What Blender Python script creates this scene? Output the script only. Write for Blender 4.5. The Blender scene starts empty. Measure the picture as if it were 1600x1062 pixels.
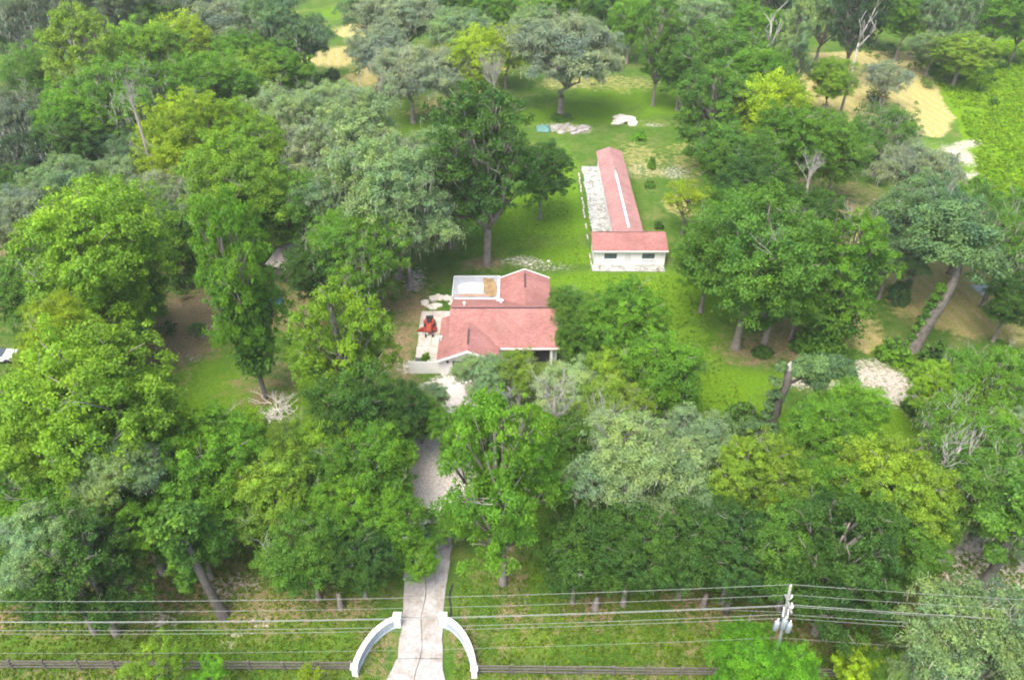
import bpy, bmesh, math, random
import numpy as np
from mathutils import Vector, Matrix
R = math.radians
S = bpy.context.scene
COL = S.collection

# ------------------------------------------------------------------ camera, sky, sun, exposure
CAM_H, PITCH, FPX = 56.6, R(37), 1234.0
cd = bpy.data.cameras.new("camera"); cam = bpy.data.objects.new("camera", cd); COL.objects.link(cam)
cd.lens = FPX * 36 / 1600; cd.sensor_width = 36; cd.clip_end = 6000; cd.clip_start = 0.5
cam.location = (0, 0, CAM_H); cam.rotation_euler = (R(90) - PITCH, 0, 0)
S.camera = cam
SUN_EL, SUN_AZ = R(63), R(215)       # azimuth measured clockwise from +Y
w = bpy.data.worlds.new("World"); S.world = w; w.use_nodes = True
nt = w.node_tree; nt.nodes.clear()
sky = nt.nodes.new("ShaderNodeTexSky"); sky.sky_type = 'NISHITA'; sky.sun_disc = False
sky.sun_elevation = SUN_EL; sky.sun_rotation = SUN_AZ
sky.air_density = 0.8; sky.dust_density = 6.0; sky.ozone_density = 1.0
bg = nt.nodes.new("ShaderNodeBackground"); bg.inputs[1].default_value = 0.15
wo = nt.nodes.new("ShaderNodeOutputWorld")
nt.links.new(sky.outputs[0], bg.inputs[0]); nt.links.new(bg.outputs[0], wo.inputs[0])
ld = bpy.data.lights.new("sun", 'SUN'); ld.energy = 0.62; ld.angle = R(35); ld.color = (1, .965, .9)
sun = bpy.data.objects.new("sun", ld); COL.objects.link(sun)
sd = Vector((math.sin(SUN_AZ) * math.cos(SUN_EL), math.cos(SUN_AZ) * math.cos(SUN_EL), math.sin(SUN_EL)))
sun.rotation_euler = sd.to_track_quat('Z', 'Y').to_euler(); sun.location = (0, 0, 120)
S.view_settings.view_transform = 'Standard'; S.view_settings.look = 'None'
S.view_settings.gamma = 1; S.view_settings.use_curve_mapping = False
S.view_settings.exposure = 1.72
S.cycles.filter_width = 1.9
S.render.engine = 'CYCLES'
S.cycles.max_bounces = 8; S.cycles.diffuse_bounces = 5; S.cycles.transmission_bounces = 4; S.cycles.volume_bounces = 1

# ------------------------------------------------------------------ helpers
def P(px, py, z=0.0):
    """the world point at height z that is seen at (px, py) of the 1600 px photograph: used to survey the site"""
    u = (px - 800) / FPX; v = (py - 531) / FPX
    d = (u, math.cos(PITCH) - v * math.sin(PITCH), -math.sin(PITCH) - v * math.cos(PITCH))
    t = (z - CAM_H) / d[2]
    return Vector((d[0] * t, d[1] * t, z))
def depth(p): return p.y * math.cos(PITCH) - (p.z - CAM_H) * math.sin(PITCH)

def tag(o, label=None, cat=None, group=None, kind=None):
    if label: o["label"] = label
    if cat: o["category"] = cat
    if group: o["group"] = group
    if kind: o["kind"] = kind
    return o
def empty(name, loc, rz=0, sc=(1, 1, 1)):
    o = bpy.data.objects.new(name, None); COL.objects.link(o)
    o.location = loc; o.rotation_euler = (0, 0, rz); o.scale = sc; o.empty_display_size = .5
    return o
def mesh_obj(name, me, parent=None):
    o = bpy.data.objects.new(name, me); COL.objects.link(o)
    if parent: o.parent = parent
    return o
class MB:
    def __init__(s): s.v = []; s.f = []
    def poly(s, pts):
        b = len(s.v); s.v += [tuple(p) for p in pts]; s.f.append(tuple(range(b, b + len(pts)))); return s
    def hexa(s, p):      # 8 points: 4 bottom ccw, 4 top ccw
        b = len(s.v); s.v += [tuple(q) for q in p]
        for f in ((3, 2, 1, 0), (4, 5, 6, 7), (0, 1, 5, 4), (1, 2, 6, 5), (2, 3, 7, 6), (3, 0, 4, 7)):
            s.f.append(tuple(b + i for i in f))
        return s
    def box(s, x0, y0, z0, x1, y1, z1, m=None):
        p = [(x0, y0, z0), (x1, y0, z0), (x1, y1, z0), (x0, y1, z0), (x0, y0, z1), (x1, y0, z1), (x1, y1, z1), (x0, y1, z1)]
        if m is not None: p = [m @ Vector(q) for q in p]
        return s.hexa(p)
    def prism(s, outline, z0, z1):
        n = len(outline); b = len(s.v)
        s.v += [(x, y, z0) for x, y in outline] + [(x, y, z1) for x, y in outline]
        s.f.append(tuple(b + i for i in reversed(range(n)))); s.f.append(tuple(b + n + i for i in range(n)))
        for i in range(n): j = (i + 1) % n; s.f.append((b + i, b + j, b + n + j, b + n + i))
        return s
    def tube(s, pts, rad, n=6, cap=True):
        pts = [Vector(p) for p in pts]
        if not hasattr(rad, '__len__'): rad = [rad] * len(pts)
        b = len(s.v); k = len(pts)
        for i, p in enumerate(pts):
            d = (pts[min(i + 1, k - 1)] - pts[max(i - 1, 0)])
            if d.length < 1e-6: d = Vector((0, 0, 1))
            d.normalize()
            a = d.cross(Vector((0.31, 0.95, 0.1)) if abs(d.z) > .9 else Vector((0, 0, 1))).normalized(); c = d.cross(a)
            for j in range(n):
                t = 2 * math.pi * j / n
                s.v.append(tuple(p + (a * math.cos(t) + c * math.sin(t)) * rad[i]))
        for i in range(k - 1):
            for j in range(n):
                j2 = (j + 1) % n
                s.f.append((b + i * n + j, b + i * n + j2, b + (i + 1) * n + j2, b + (i + 1) * n + j))
        if cap:
            s.f.append(tuple(b + j for j in reversed(range(n)))); s.f.append(tuple(b + (k - 1) * n + j for j in range(n)))
        return s
    def mesh(s, name, mat, smooth=False):
        me = bpy.data.meshes.new(name); me.from_pydata(s.v, [], s.f)
        bm = bmesh.new(); bm.from_mesh(me); bmesh.ops.recalc_face_normals(bm, faces=bm.faces); bm.to_mesh(me); bm.free()
        if mat: me.materials.append(mat)
        if smooth:
            for p in me.polygons: p.use_smooth = True
        return me
    def build(s, name, mat, parent=None, smooth=False, bevel=0):
        o = mesh_obj(name, s.mesh(name, mat, smooth), parent)
        if bevel:
            b = o.modifiers.new("bevel", 'BEVEL'); b.width = bevel; b.segments = 1; b.limit_method = 'ANGLE'
        return o

# ------------------------------------------------------------------ materials
def mat(name):
    m = bpy.data.materials.new(name); m.use_nodes = True; t = m.node_tree
    return m, t, t.nodes["Principled BSDF"], t.nodes.new, t.links.new
def noise(t, scale, detail=5, rough=.6, vec=None, dist=0):
    n = t.nodes.new("ShaderNodeTexNoise"); n.inputs["Scale"].default_value = scale
    n.inputs["Detail"].default_value = detail; n.inputs["Roughness"].default_value = rough
    n.inputs["Distortion"].default_value = dist
    if vec: t.links.new(vec, n.inputs["Vector"])
    return n.outputs["Fac"]
def ramp(t, fac, stops):
    r = t.nodes.new("ShaderNodeValToRGB"); t.links.new(fac, r.inputs[0]); e = r.color_ramp.elements
    while len(e) < len(stops): e.new(.5)
    for q, (p, c) in zip(e, stops):
        q.position = p; q.color = (*c, 1) if hasattr(c, '__len__') else (c, c, c, 1)
    return r.outputs[0]
def mix(t, fac, a, b, mode='MIX'):
    m = t.nodes.new("ShaderNodeMix"); m.data_type = 'RGBA'; m.blend_type = mode
    for s, k in ((fac, 0), (a, 6), (b, 7)):
        if hasattr(s, 'is_linked') or hasattr(s, 'links'): t.links.new(s, m.inputs[k])
        elif k == 0: m.inputs[0].default_value = s
        else: m.inputs[k].default_value = (*s, 1)
    return m.outputs[2]
def math_(t, op, a, b=None, clamp=False):
    m = t.nodes.new("ShaderNodeMath"); m.operation = op; m.use_clamp = clamp
    for s, k in ((a, 0), (b, 1)):
        if s is None: continue
        if isinstance(s, (int, float)): m.inputs[k].default_value = s
        else: t.links.new(s, m.inputs[k])
    return m.outputs[0]
def bump(t, h, dist, bsdf, strength=1):
    b = t.nodes.new("ShaderNodeBump"); b.inputs["Distance"].default_value = dist; b.inputs["Strength"].default_value = strength
    t.links.new(h, b.inputs["Height"]); t.links.new(b.outputs[0], bsdf.inputs["Normal"])
def pos(t): return t.nodes.new("ShaderNodeNewGeometry").outputs["Position"]

def simple(name, col, rough=.7, var=.25, scale=1.5, metal=0, bumpd=0, fine=12):
    m, t, b, N, L = mat(name)
    p = pos(t)
    n1 = noise(t, scale, 6, .65, p); n2 = noise(t, fine, 3, .6, p)
    f = math_(t, 'ADD', math_(t, 'MULTIPLY', n1, .65), math_(t, 'MULTIPLY', n2, .35))
    lo = tuple(c * (1 - var) for c in col); hi = tuple(min(1, c * (1 + var * .8)) for c in col)
    L(ramp(t, f, [(.36, lo), (.5, col), (.65, hi)]), b.inputs["Base Color"])
    b.inputs["Roughness"].default_value = rough; b.inputs["Metallic"].default_value = metal
    b.inputs["Specular IOR Level"].default_value = .25
    if bumpd: bump(t, f, bumpd, b)
    return m

def leaf_mat(name, tip, tipamt=.5, sat=1.0):
    m, t, b, N, L = mat(name)
    oi = N("ShaderNodeObjectInfo"); at = N("ShaderNodeAttribute"); at.attribute_name = "tone"
    sp = N("ShaderNodeSeparateColor"); L(at.outputs["Color"], sp.inputs[0])
    # R: clump to clump, G: leaf to leaf, B: fresh growth
    c = oi.outputs["Color"]
    k = math_(t, 'ADD', math_(t, 'MULTIPLY', sp.outputs[0], .6), math_(t, 'MULTIPLY', sp.outputs[1], .45))
    k = math_(t, 'ADD', k, .5)
    vm = N("ShaderNodeVectorMath"); vm.operation = 'SCALE'; L(c, vm.inputs[0]); L(k, vm.inputs[3])
    vm2 = N("ShaderNodeVectorMath"); vm2.operation = 'MULTIPLY'; L(vm.outputs[0], vm2.inputs[0]); vm2.inputs[1].default_value = tip
    ps = pos(t); nz = noise(t, .22, 3, .6, ps); ny_ = noise(t, 1.1, 3, .6, ps)
    hue = math_(t, 'ADD', math_(t, 'MULTIPLY', nz, .6), math_(t, 'ADD', math_(t, 'MULTIPLY', ny_, .25), math_(t, 'MULTIPLY', sp.outputs[0], .15)))
    hc = ramp(t, hue, [(.34, (.86, .98, 1.5)), (.5, (1, 1, 1)), (.64, (1.26, 1.1, .82))])
    vh = N("ShaderNodeVectorMath"); vh.operation = 'MULTIPLY'; L(vm.outputs[0], vh.inputs[0]); L(hc, vh.inputs[1]); vm = vh
    fr = math_(t, 'MULTIPLY', sp.outputs[2], tipamt, True)
    col = mix(t, fr, vm.outputs[0], vm2.outputs[0])
    L(col, b.inputs["Base Color"]); b.inputs["Roughness"].default_value = .55; b.inputs["Specular IOR Level"].default_value = .2
    tr = N("ShaderNodeBsdfTranslucent"); L(mix(t, 1.0, col, (1.0, 1.0, .45), 'MULTIPLY'), tr.inputs[0])
    ms = N("ShaderNodeMixShader"); ms.inputs[0].default_value = .45
    L(b.outputs[0], ms.inputs[1]); L(tr.outputs[0], ms.inputs[2])
    L(ms.outputs[0], t.nodes["Material Output"].inputs[0])
    return m
LEAF = leaf_mat("broadleaf_foliage", (1.3, 1.25, .85), .9)
LEAF_OAK = leaf_mat("oak_foliage", (1.22, 1.2, 1.1), .8)
LEAF_WEED = leaf_mat("weed_foliage", (1.5, 1.15, .6), .8)
BARK = simple("grey_bark", (.20, .18, .16), .9, .4, 1.2, bumpd=.05, fine=9)
BARK_DARK = simple("dark_bark", (.09, .085, .075), .9, .4, 1.2, bumpd=.05, fine=9)
BARK_MID = simple("furrowed_bark", (.125, .115, .10), .9, .55, 2.5, bumpd=.08, fine=6)
BARK_PALE = simple("bleached_dead_wood", (.34, .33, .30), .9, .22, 1.5, bumpd=.03)
MOSS = simple("spanish_moss", (.29, .32, .23), .95, .3, .8)
WHITE, t, b, N, L = mat("white_painted_wall")
_p = pos(t); _mp = N("ShaderNodeMapping"); _mp.inputs["Scale"].default_value = (1.6, 1.6, .25); L(_p, _mp.inputs[0])
L(mix(t, ramp(t, noise(t, 1.0, 6, .7, _mp.outputs[0]), [(.48, 0), (.75, .55)]), (.76, .77, .77), (.42, .43, .38)), b.inputs["Base Color"]); b.inputs["Roughness"].default_value = .7
WHITE_TRIM = simple("white_trim", (.78, .78, .76), .5, .07, .8)
DARK = simple("painted_opening_dark", (.025, .025, .028), .6, .3)  # near-black: painted shade for porch and carport; also vent and window backing
GLASS_M, t_, b_, N_, L_ = mat("dark_window_glass")
b_.inputs["Base Color"].default_value = (.09, .12, .135, 1); b_.inputs["Roughness"].default_value = .12
CONC = None

def shingle_mat(name, col, ang=0.0):
    m, t, b, N, L = mat(name)
    tc = N("ShaderNodeTexCoord"); br = N("ShaderNodeTexBrick")
    mp = N("ShaderNodeMapping"); mp.inputs["Rotation"].default_value = (0, 0, ang); L(tc.outputs["Object"], mp.inputs[0]); L(mp.outputs[0], br.inputs[0])
    br.inputs["Scale"].default_value = 1; br.inputs["Brick Width"].default_value = .34; br.inputs["Row Height"].default_value = .16
    br.inputs["Mortar Size"].default_value = .012; br.inputs["Bias"].default_value = 0
    br.inputs["Color1"].default_value = (col[0] * .82, col[1] * .8, col[2] * .8, 1); br.inputs["Color2"].default_value = (min(1, col[0] * 1.1), col[1] * 1.12, col[2] * 1.12, 1)
    br.inputs["Mortar"].default_value = (col[0] * .6, col[1] * .55, col[2] * .55, 1)
    p = pos(t); n = noise(t, .35, 6, .65, p); n2 = noise(t, 3.5, 4, .7, p)
    c = mix(t, .75, br.outputs["Color"], ramp(t, n, [(.35, (.74, .72, .72)), (.65, (1.12, 1.12, 1.12))]), 'MULTIPLY')
    c = mix(t, .5, c, ramp(t, n2, [(.35, (.8, .78, .78)), (.6, (1.1, 1.1, 1.1))]), 'MULTIPLY')
    n3 = noise(t, .16, 8, .75, p, .6); c = mix(t, ramp(t, n3, [(.5, 0), (.72, .45)]), c, (.24, .15, .13))
    mq = N("ShaderNodeMapping"); mq.inputs["Scale"].default_value = (4, 4, .6); L(p, mq.inputs[0])
    c = mix(t, ramp(t, noise(t, 5, 4, .75, p), [(.66, 0), (.72, .5)]), c, (.30, .24, .16))
    L(c, b.inputs["Base Color"]); b.inputs["Roughness"].default_value = .9; b.inputs["Specular IOR Level"].default_value = .2
    bump(t, br.outputs["Fac"], .015, b, .8)
    return m
RED_ROOF = shingle_mat("faded_red_shingles", (.33, .160, .142))

def concrete_mat(name, c0, c1, dirt, dscale=.35, crack=0.0, moss=.3):
    m, t, b, N, L = mat(name)
    p = pos(t); n = noise(t, dscale, 8, .7, p, .4); n2 = noise(t, 4, 6, .7, p); n3 = noise(t, .9, 5, .6, p)
    c = ramp(t, n2, [(.35, c0), (.65, c1)])
    c = mix(t, ramp(t, n, [(.45, 0), (.68, .85)]), c, dirt)
    c = mix(t, ramp(t, n3, [(.55, 0), (.75, moss)]), c, (.12, .12, .06))
    if crack:
        vo = N("ShaderNodeTexVoronoi"); vo.feature = 'DISTANCE_TO_EDGE'; vo.inputs["Scale"].default_value = .55
        wv = N("ShaderNodeVectorMath"); wv.operation = 'ADD'
        nn = N("ShaderNodeTexNoise"); nn.inputs["Scale"].default_value = 1.2; L(p, nn.inputs["Vector"])
        L(nn.outputs["Color"], wv.inputs[0]); L(p, wv.inputs[1]); L(wv.outputs[0], vo.inputs["Vector"])
        c = mix(t, ramp(t, vo.outputs["Distance"], [(.0, crack), (.035, 0)]), c, (.09, .085, .06))
    L(c, b.inputs["Base Color"]); b.inputs["Roughness"].default_value = .9; b.inputs["Specular IOR Level"].default_value = .2
    bump(t, n2, .02, b)
    return m
CONC = concrete_mat("weathered_drive_concrete", (.29, .28, .27), (.41, .40, .39), (.19, .165, .13), .45, .3, .4)
CONC_WHITE = concrete_mat("bleached_yard_concrete", (.30, .31, .29), (.44, .45, .43), (.20, .21, .18), .9, .9, .7)
CONC_PATIO = concrete_mat("patio_concrete", (.38, .355, .32), (.50, .47, .43), (.26, .24, .20), .45, .4, .3)

# ------------------------------------------------------------------ ground
rng = np.random.default_rng(7)
def axis(lo, hi, step, far_lo, far_hi):
    a = list(np.arange(lo, hi + .01, step))
    o = []; d = step * 2; v = lo
    while v - d > far_lo: v -= d; o.append(v); d *= 1.35
    o.append(far_lo); b = []; d = step * 2; v = hi
    while v + d < far_hi: v += d; b.append(v); d *= 1.35
    b.append(far_hi)
    return np.array(sorted(o) + a + b)
gx = axis(-130, 130, 1.0, -2500, 2500); gy = axis(24, 240, 1.0, -1500, 3500)
X, Y = np.meshgrid(gx, gy)
def vnoise(x, y, seed, sc):
    r = np.random.default_rng(seed); out = np.zeros_like(x)
    for i in range(9):
        a = r.uniform(0, 6.28); f = sc * r.uniform(.5, 2.2); ph = r.uniform(0, 6.28)
        out += np.sin((x * math.cos(a) + y * math.sin(a)) * f + ph + 1.3 * np.sin((y * math.cos(a) - x * math.sin(a)) * f * .7 + ph * 2))
    return out / 5
Z = .12 * vnoise(X, Y, 3, .06)
def blob(m, px, py, rx, ry, s=1.0, rot=0.0):
    c = P(px, py); a = R(rot)
    dx = X - c.x; dy = Y - c.y
    u = (dx * math.cos(a) + dy * math.sin(a)) / rx; v = (-dx * math.sin(a) + dy * math.cos(a)) / ry
    d = np.sqrt(u * u + v * v) + .22 * vnoise(X, Y, int(px), .5)
    np.maximum(m, s * np.clip(1.6 - 1.25 * d, 0, 1), out=m)
def polym(m, pts, s=1.0, soft=1.5):
    w = [P(a, b) for a, b in pts]; n = len(w); ins = np.zeros(X.shape, bool); dist = np.full(X.shape, 1e9)
    for i in range(n):
        a, b = w[i], w[(i + 1) % n]
        cond = ((a.y > Y) != (b.y > Y)); xi = (b.x - a.x) * (Y - a.y) / ((b.y - a.y) or 1e-9) + a.x
        ins ^= cond & (X < xi)
        ex, ey = b.x - a.x, b.y - a.y; t = np.clip(((X - a.x) * ex + (Y - a.y) * ey) / (ex * ex + ey * ey), 0, 1)
        dist = np.minimum(dist, np.hypot(X - a.x - t * ex, Y - a.y - t * ey))
    sdv = np.where(ins, dist, -dist) + .6 * vnoise(X, Y, 11, .6)
    np.maximum(m, s * np.clip(.5 + sdv / soft / 2, 0, 1), out=m)
litter = np.zeros(X.shape); sand = np.zeros(X.shape); straw = np.zeros(X.shape); drive = np.zeros(X.shape); lush = np.zeros(X.shape); wild = np.zeros(X.shape)
for a in [(250, 520, 9, 14), (330, 480, 7, 9, .55), (420, 600, 6, 6, .6), (470, 470, 8, 10, .8), (640, 480, 3.2, 6, .9), (625, 540, 3, 6, .9), (760, 414, 3.2, 2, 1), (560, 460, 7, 7, .8),
          (620, 600, 4, 4, .7), (230, 920, 5, 4.5, 1), (330, 920, 6, 4, .9), (380, 960, 4, 3, .9), (120, 930, 9, 3, 1), (20, 930, 6, 4, 1), (470, 935, 3.5, 3, .8), (540, 955, 2.5, 2, .8),
          (800, 900, 1.6, 6, .8), (800, 960, 2.4, 1.6, .8), (930, 950, 2.5, 2, 1), (1075, 930, 3, 3, .9), (1120, 960, 3, 2, .9), (1300, 970, 10, 4, .7), (1450, 940, 6, 5, .9), (1190, 545, 7, 4, .8),
          (1230, 520, 6, 5, .7), (985, 900, 2, 2, .5), (640, 900, 2, 3, .4), (410, 625, 2, 1.5, 1), (1100, 1030, 6, 3, .4), (100, 1060, 20, 1.6, .6), (900, 1062, 12, 1.2, .7), (900, 985, 9, 2.2, .45), (1080, 1000, 6, 3, .5), (460, 985, 5, 2, .45), (60, 985, 8, 1.6, .5), (790, 1010, 3, 2.5, .4), (590, 1020, 2.4, 2.6, .75), (725, 1000, 1.6, 3, .8),
          (1085, 190, 4, 8, .3), (740, 180, 5, 7, .5), (60, 380, 20, 25, .8), (200, 200, 30, 30, .7), (430, 250, 20, 20, .7), (1300, 300, 12, 20, .6)]:
    blob(litter, *a)
for a in [(320, 520, 3, 2, .6), (345, 470, 4, 2.5, .5), (300, 560, 4, 1.6, .5), (255, 965, 2.2, 1.4, .8), (360, 1000, 1.6, 1.6, .7), (370, 915, 3, 2, .7), (400, 975, 2, 1.4, .6), (230, 880, 3, 1.5, .4),
          (1380, 590, 4.5, 2.6, 1), (1420, 615, 4.5, 3.0, 1), (1450, 650, 2.6, 1.6, 1), (1360, 570, 3, 1.6, .8), (1275, 597, 5, 1.4, .9), (1520, 880, 5, 5.5, .95), (1590, 900, 5, 3, .9), (1005, 265, 5, 4, .55), (1050, 270, 4, 4, .7),
          (885, 200, 6, 3.2, .9), (860, 195, 5, 2, .6), (985, 190, 4, 2, .5), (1020, 195, 3, 1.5, .7), (820, 408, 4.5, 1.6, .8), (860, 420, 5, 1.6, .6), (650, 440, 2.0, 3.5, .8), (640, 575, 2.2, 1.6, .8), (1500, 245, 3.4, 6, .95), (1530, 280, 4, 4, .95),
          (1515, 225, 4.5, 2, .9, 25), (725, 610, 6, 2.6, 1.5), (690, 655, 3.2, 4, 1.5), (680, 712, 3.2, 4.6, 1.5), (678, 765, 2.8, 4.4, 1.5), (675, 805, 2.4, 3, 1.5), (700, 740, 2.8, 3.5, 1.4), (900, 600, 5, 3, .4), (605, 575, 2, 2, .5),
          (1100, 560, 2, 2, .3), (800, 940, 2, 1, .5), (1090, 145, 5, 3, .5), (740, 940, 1.2, .8, .3), (790, 625, 5, 2, .6), (450, 395, 3, 4, .4)]:
    blob(sand, *a)
polym(straw, [(1250, 85), (1330, 80), (1425, 80), (1450, 110), (1492, 188), (1470, 215), (1340, 210), (1250, 150), (1200, 110)], 1.0, 1.2)
for a in [(1500, 480, 9, 7, 1), (1440, 420, 9, 12, .85), (1570, 480, 9, 8, 1), (1380, 380, 6, 9, .9), (1340, 350, 5, 8, .8), (1340, 520, 3.5, 5, .8), (1300, 400, 6, 12, .6), (1080, 110, 7, 12, .8), (960, 130, 14, 8, .45), (520, 90, 7, 9, .9), (560, 50, 9, 8, .7), (590, 120, 10, 10, .7),
          (700, 90, 6, 14, .9), (735, 130, 7, 10, .8), (700, 170, 9, 6, .7), (1000, 250, 7, 12, .45), (1080, 250, 6, 10, .45), (900, 130, 10, 6, .5), (770, 100, 6, 8, .7), (800, 60, 12, 14, .5), (1080, 320, 5, 6, .6), (1100, 500, 3, 6, .25), (1220, 320, 8, 8, .7), (1360, 690, 2, 5, .35)]:
    blob(straw, *a)
for a in [(1560, 160, 16, 30, 1), (1560, 300, 12, 22, 1), (1590, 100, 16, 20, 1), (1500, 100, 10, 10, .9), (820, 340, 9, 9, 1), (760, 380, 5, 5, .5), (900, 400, 9, 3, 1), (880, 300, 3.2, 22, 1), (1090, 470, 9, 5, 1), (1000, 440, 14, 3.4, 1), (1060, 540, 8, 10, .7), (1120, 640, 8, 7, 1),
          (1150, 600, 6, 4, .8), (1390, 660, 6, 4.6, 1), (1340, 620, 5, 4, .8), (1410, 690, 4, 4, 1), (1250, 690, 8, 4, .8), (330, 650, 8, 4, .85), (280, 660, 5, 5, .9), (450, 640, 4, 4, .8), (270, 1000, 9, 1.6, .4), (80, 1005, 10, 1.6, .35), (480, 1000, 5, 2.5, .35), (900, 1000, 12, 2.6, .35), (850, 900, 1.5, 3, .6),
          (620, 470, 2, 8, .5), (1450, 570, 6, 2, .6), (900, 180, 16, 7, .85), (1040, 160, 9, 9, .85), (960, 150, 12, 8, .7), (330, 590, 6, 5, .6), (360, 520, 5, 4, .5), (680, 200, 6, 4, .8), (730, 205, 8, 3, .9), (540, 20, 12, 8, .7), (540, 130, 6, 8, .8), (960, 60, 14, 12, .6), (1300, 90, 14, 4, .8), (1080, 230, 6, 12, .35)]:
    blob(lush, *a)
polym(wild, [(1430, 75), (1640, 60), (1700, 500), (1560, 330), (1530, 290), (1500, 240), (1500, 195)], 1.0, 1.2)
for a in [(725, 610, 6, 2.6), (700, 640, 3, 3), (690, 655, 3.2, 4), (680, 712, 3.2, 4.6), (678, 765, 2.8, 4.4), (675, 805, 2.4, 3), (700, 740, 2.8, 3.5)]: blob(drive, *a, 1.0)
me = bpy.data.meshes.new("ground")
ny, nx = X.shape
idx = np.arange(nx * ny).reshape(ny, nx)
quads = np.stack([idx[:-1, :-1], idx[:-1, 1:], idx[1:, 1:], idx[1:, :-1]], -1).reshape(-1, 4)
def np_mesh(me, verts, quads, k=4):
    me.vertices.add(len(verts)); me.vertices.foreach_set("co", verts.astype(np.float32).ravel())
    n = len(quads); me.loops.add(n * k); me.loops.foreach_set("vertex_index", quads.astype(np.int32).ravel())
    me.polygons.add(n); me.polygons.foreach_set("loop_start", np.arange(0, n * k, k, dtype=np.int32))
    me.update(calc_edges=True)
np_mesh(me, np.stack([X, Y, Z], -1).reshape(-1, 3), quads)
me.polygons.foreach_set("use_smooth", np.ones(len(quads), bool))
for nm, chans in (("cover", (litter, sand, straw)), ("growth", (lush, wild, drive))):
    ca = me.attributes.new(nm, 'FLOAT_COLOR', 'POINT')
    ca.data.foreach_set("color", np.stack(list(chans) + [np.ones_like(X)], -1).astype(np.float32).ravel())
m, t, b, N, L = mat("ground_cover")
p = pos(t)
a1 = N("ShaderNodeAttribute"); a1.attribute_name = "cover"; s1 = N("ShaderNodeSeparateColor"); L(a1.outputs["Color"], s1.inputs[0])
a2 = N("ShaderNodeAttribute"); a2.attribute_name = "growth"; s2 = N("ShaderNodeSeparateColor"); L(a2.outputs["Color"], s2.inputs[0])
nA = noise(t, .22, 7, .62, p); nB = noise(t, .9, 7, .7, p); nC = noise(t, 5.5, 4, .7, p); nD = noise(t, .07, 3, .5, p); nE = noise(t, 2.2, 6, .7, p)
def mask(src, n, lo=.42, hi=.6, wgt=.75):
    # patch strength frayed by noise
    v = math_(t, 'ADD', src, math_(t, 'MULTIPLY', math_(t, 'SUBTRACT', n, .5), wgt * 2))
    v = math_(t, 'MULTIPLY', v, math_(t, 'GREATER_THAN', src, .01))
    return ramp(t, v, [(lo, 0), (hi, 1)])
grass = ramp(t, nB, [(.28, (.038, .095, .012)), (.48, (.062, .14, .016)), (.64, (.095, .155, .026)), (.82, (.17, .175, .07))])
grass = mix(t, ramp(t, nA, [(.48, 0), (.72, .6)]), grass, (.22, .21, .085))
lushc = ramp(t, nE, [(.25, (.062, .155, .008)), (.5, (.105, .22, .010)), (.75, (.165, .27, .018))])
c = mix(t, mask(s2.outputs[0], nA, .2, .8, .5), grass, lushc)
wildc = ramp(t, nB, [(.3, (.07, .17, .006)), (.5, (.12, .24, .007)), (.72, (.19, .29, .010))])
c = mix(t, mask(s2.outputs[1], nE, .42, .58, .1), c, wildc)
# straw with mown rows
wv = N("ShaderNodeTexWave"); wv.inputs["Scale"].default_value = .16; wv.inputs["Distortion"].default_value = 5; wv.inputs["Detail"].default_value = 3; wv.inputs["Detail Scale"].default_value = 1.2
mp = N("ShaderNodeMapping"); mp.inputs["Rotation"].default_value = (0, 0, R(-12)); L(p, mp.inputs[0]); L(mp.outputs[0], wv.inputs[0])
strawc = ramp(t, nE, [(.25, (.29, .25, .09)), (.5, (.40, .34, .15)), (.75, (.52, .45, .24))])
strawc = mix(t, ramp(t, math_(t, 'MULTIPLY', wv.outputs["Fac"], nB), [(.12, .45), (.40, 0)]), strawc, (.26, .31, .06))
c = mix(t, mask(s1.outputs[2], nB, .35, .65, .55), c, strawc)
litc = ramp(t, nC, [(.25, (.12, .085, .05)), (.5, (.23, .165, .10)), (.72, (.34, .25, .165))])
litc = mix(t, ramp(t, nE, [(.5, 0), (.75, .5)]), litc, (.16, .19, .05))
c = mix(t, math_(t, 'MULTIPLY', mask(math_(t, 'MULTIPLY', s1.outputs[0], .8), nB, .3, .75, .9), .85), c, litc)
sanc = ramp(t, nC, [(.25, (.33, .295, .25)), (.5, (.48, .435, .385)), (.75, (.62, .575, .52))])
c = mix(t, mask(math_(t, 'MULTIPLY', s1.outputs[1], .72), nE, .38, .74, .9), c, sanc)
c = mix(t, mask(s2.outputs[2], nE, .25, .5, .5), c, ramp(t, nC, [(.25, (.50, .465, .43)), (.5, (.66, .62, .58)), (.75, (.78, .74, .70))]))
c = mix(t, .65, c, ramp(t, nC, [(.28, (.66, .66, .66)), (.5, (1, 1, 1)), (.7, (1.25, 1.25, 1.25))]), 'MULTIPLY')
nF = noise(t, 17, 2, .7, p)
c = mix(t, .8, c, ramp(t, nF, [(.3, (.62, .62, .6)), (.5, (1, 1, 1)), (.68, (1.4, 1.36, 1.3))]), 'MULTIPLY')
L(c, b.inputs["Base Color"]); b.inputs["Roughness"].default_value = .95; b.inputs["Specular IOR Level"].default_value = .1
bump(t, math_(t, 'ADD', nE, nC), .18, b)
me.materials.append(m)
ground = mesh_obj("ground", me); tag(ground, "grass lawn with straw, sand and leaf litter patches", kind="structure")

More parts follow.
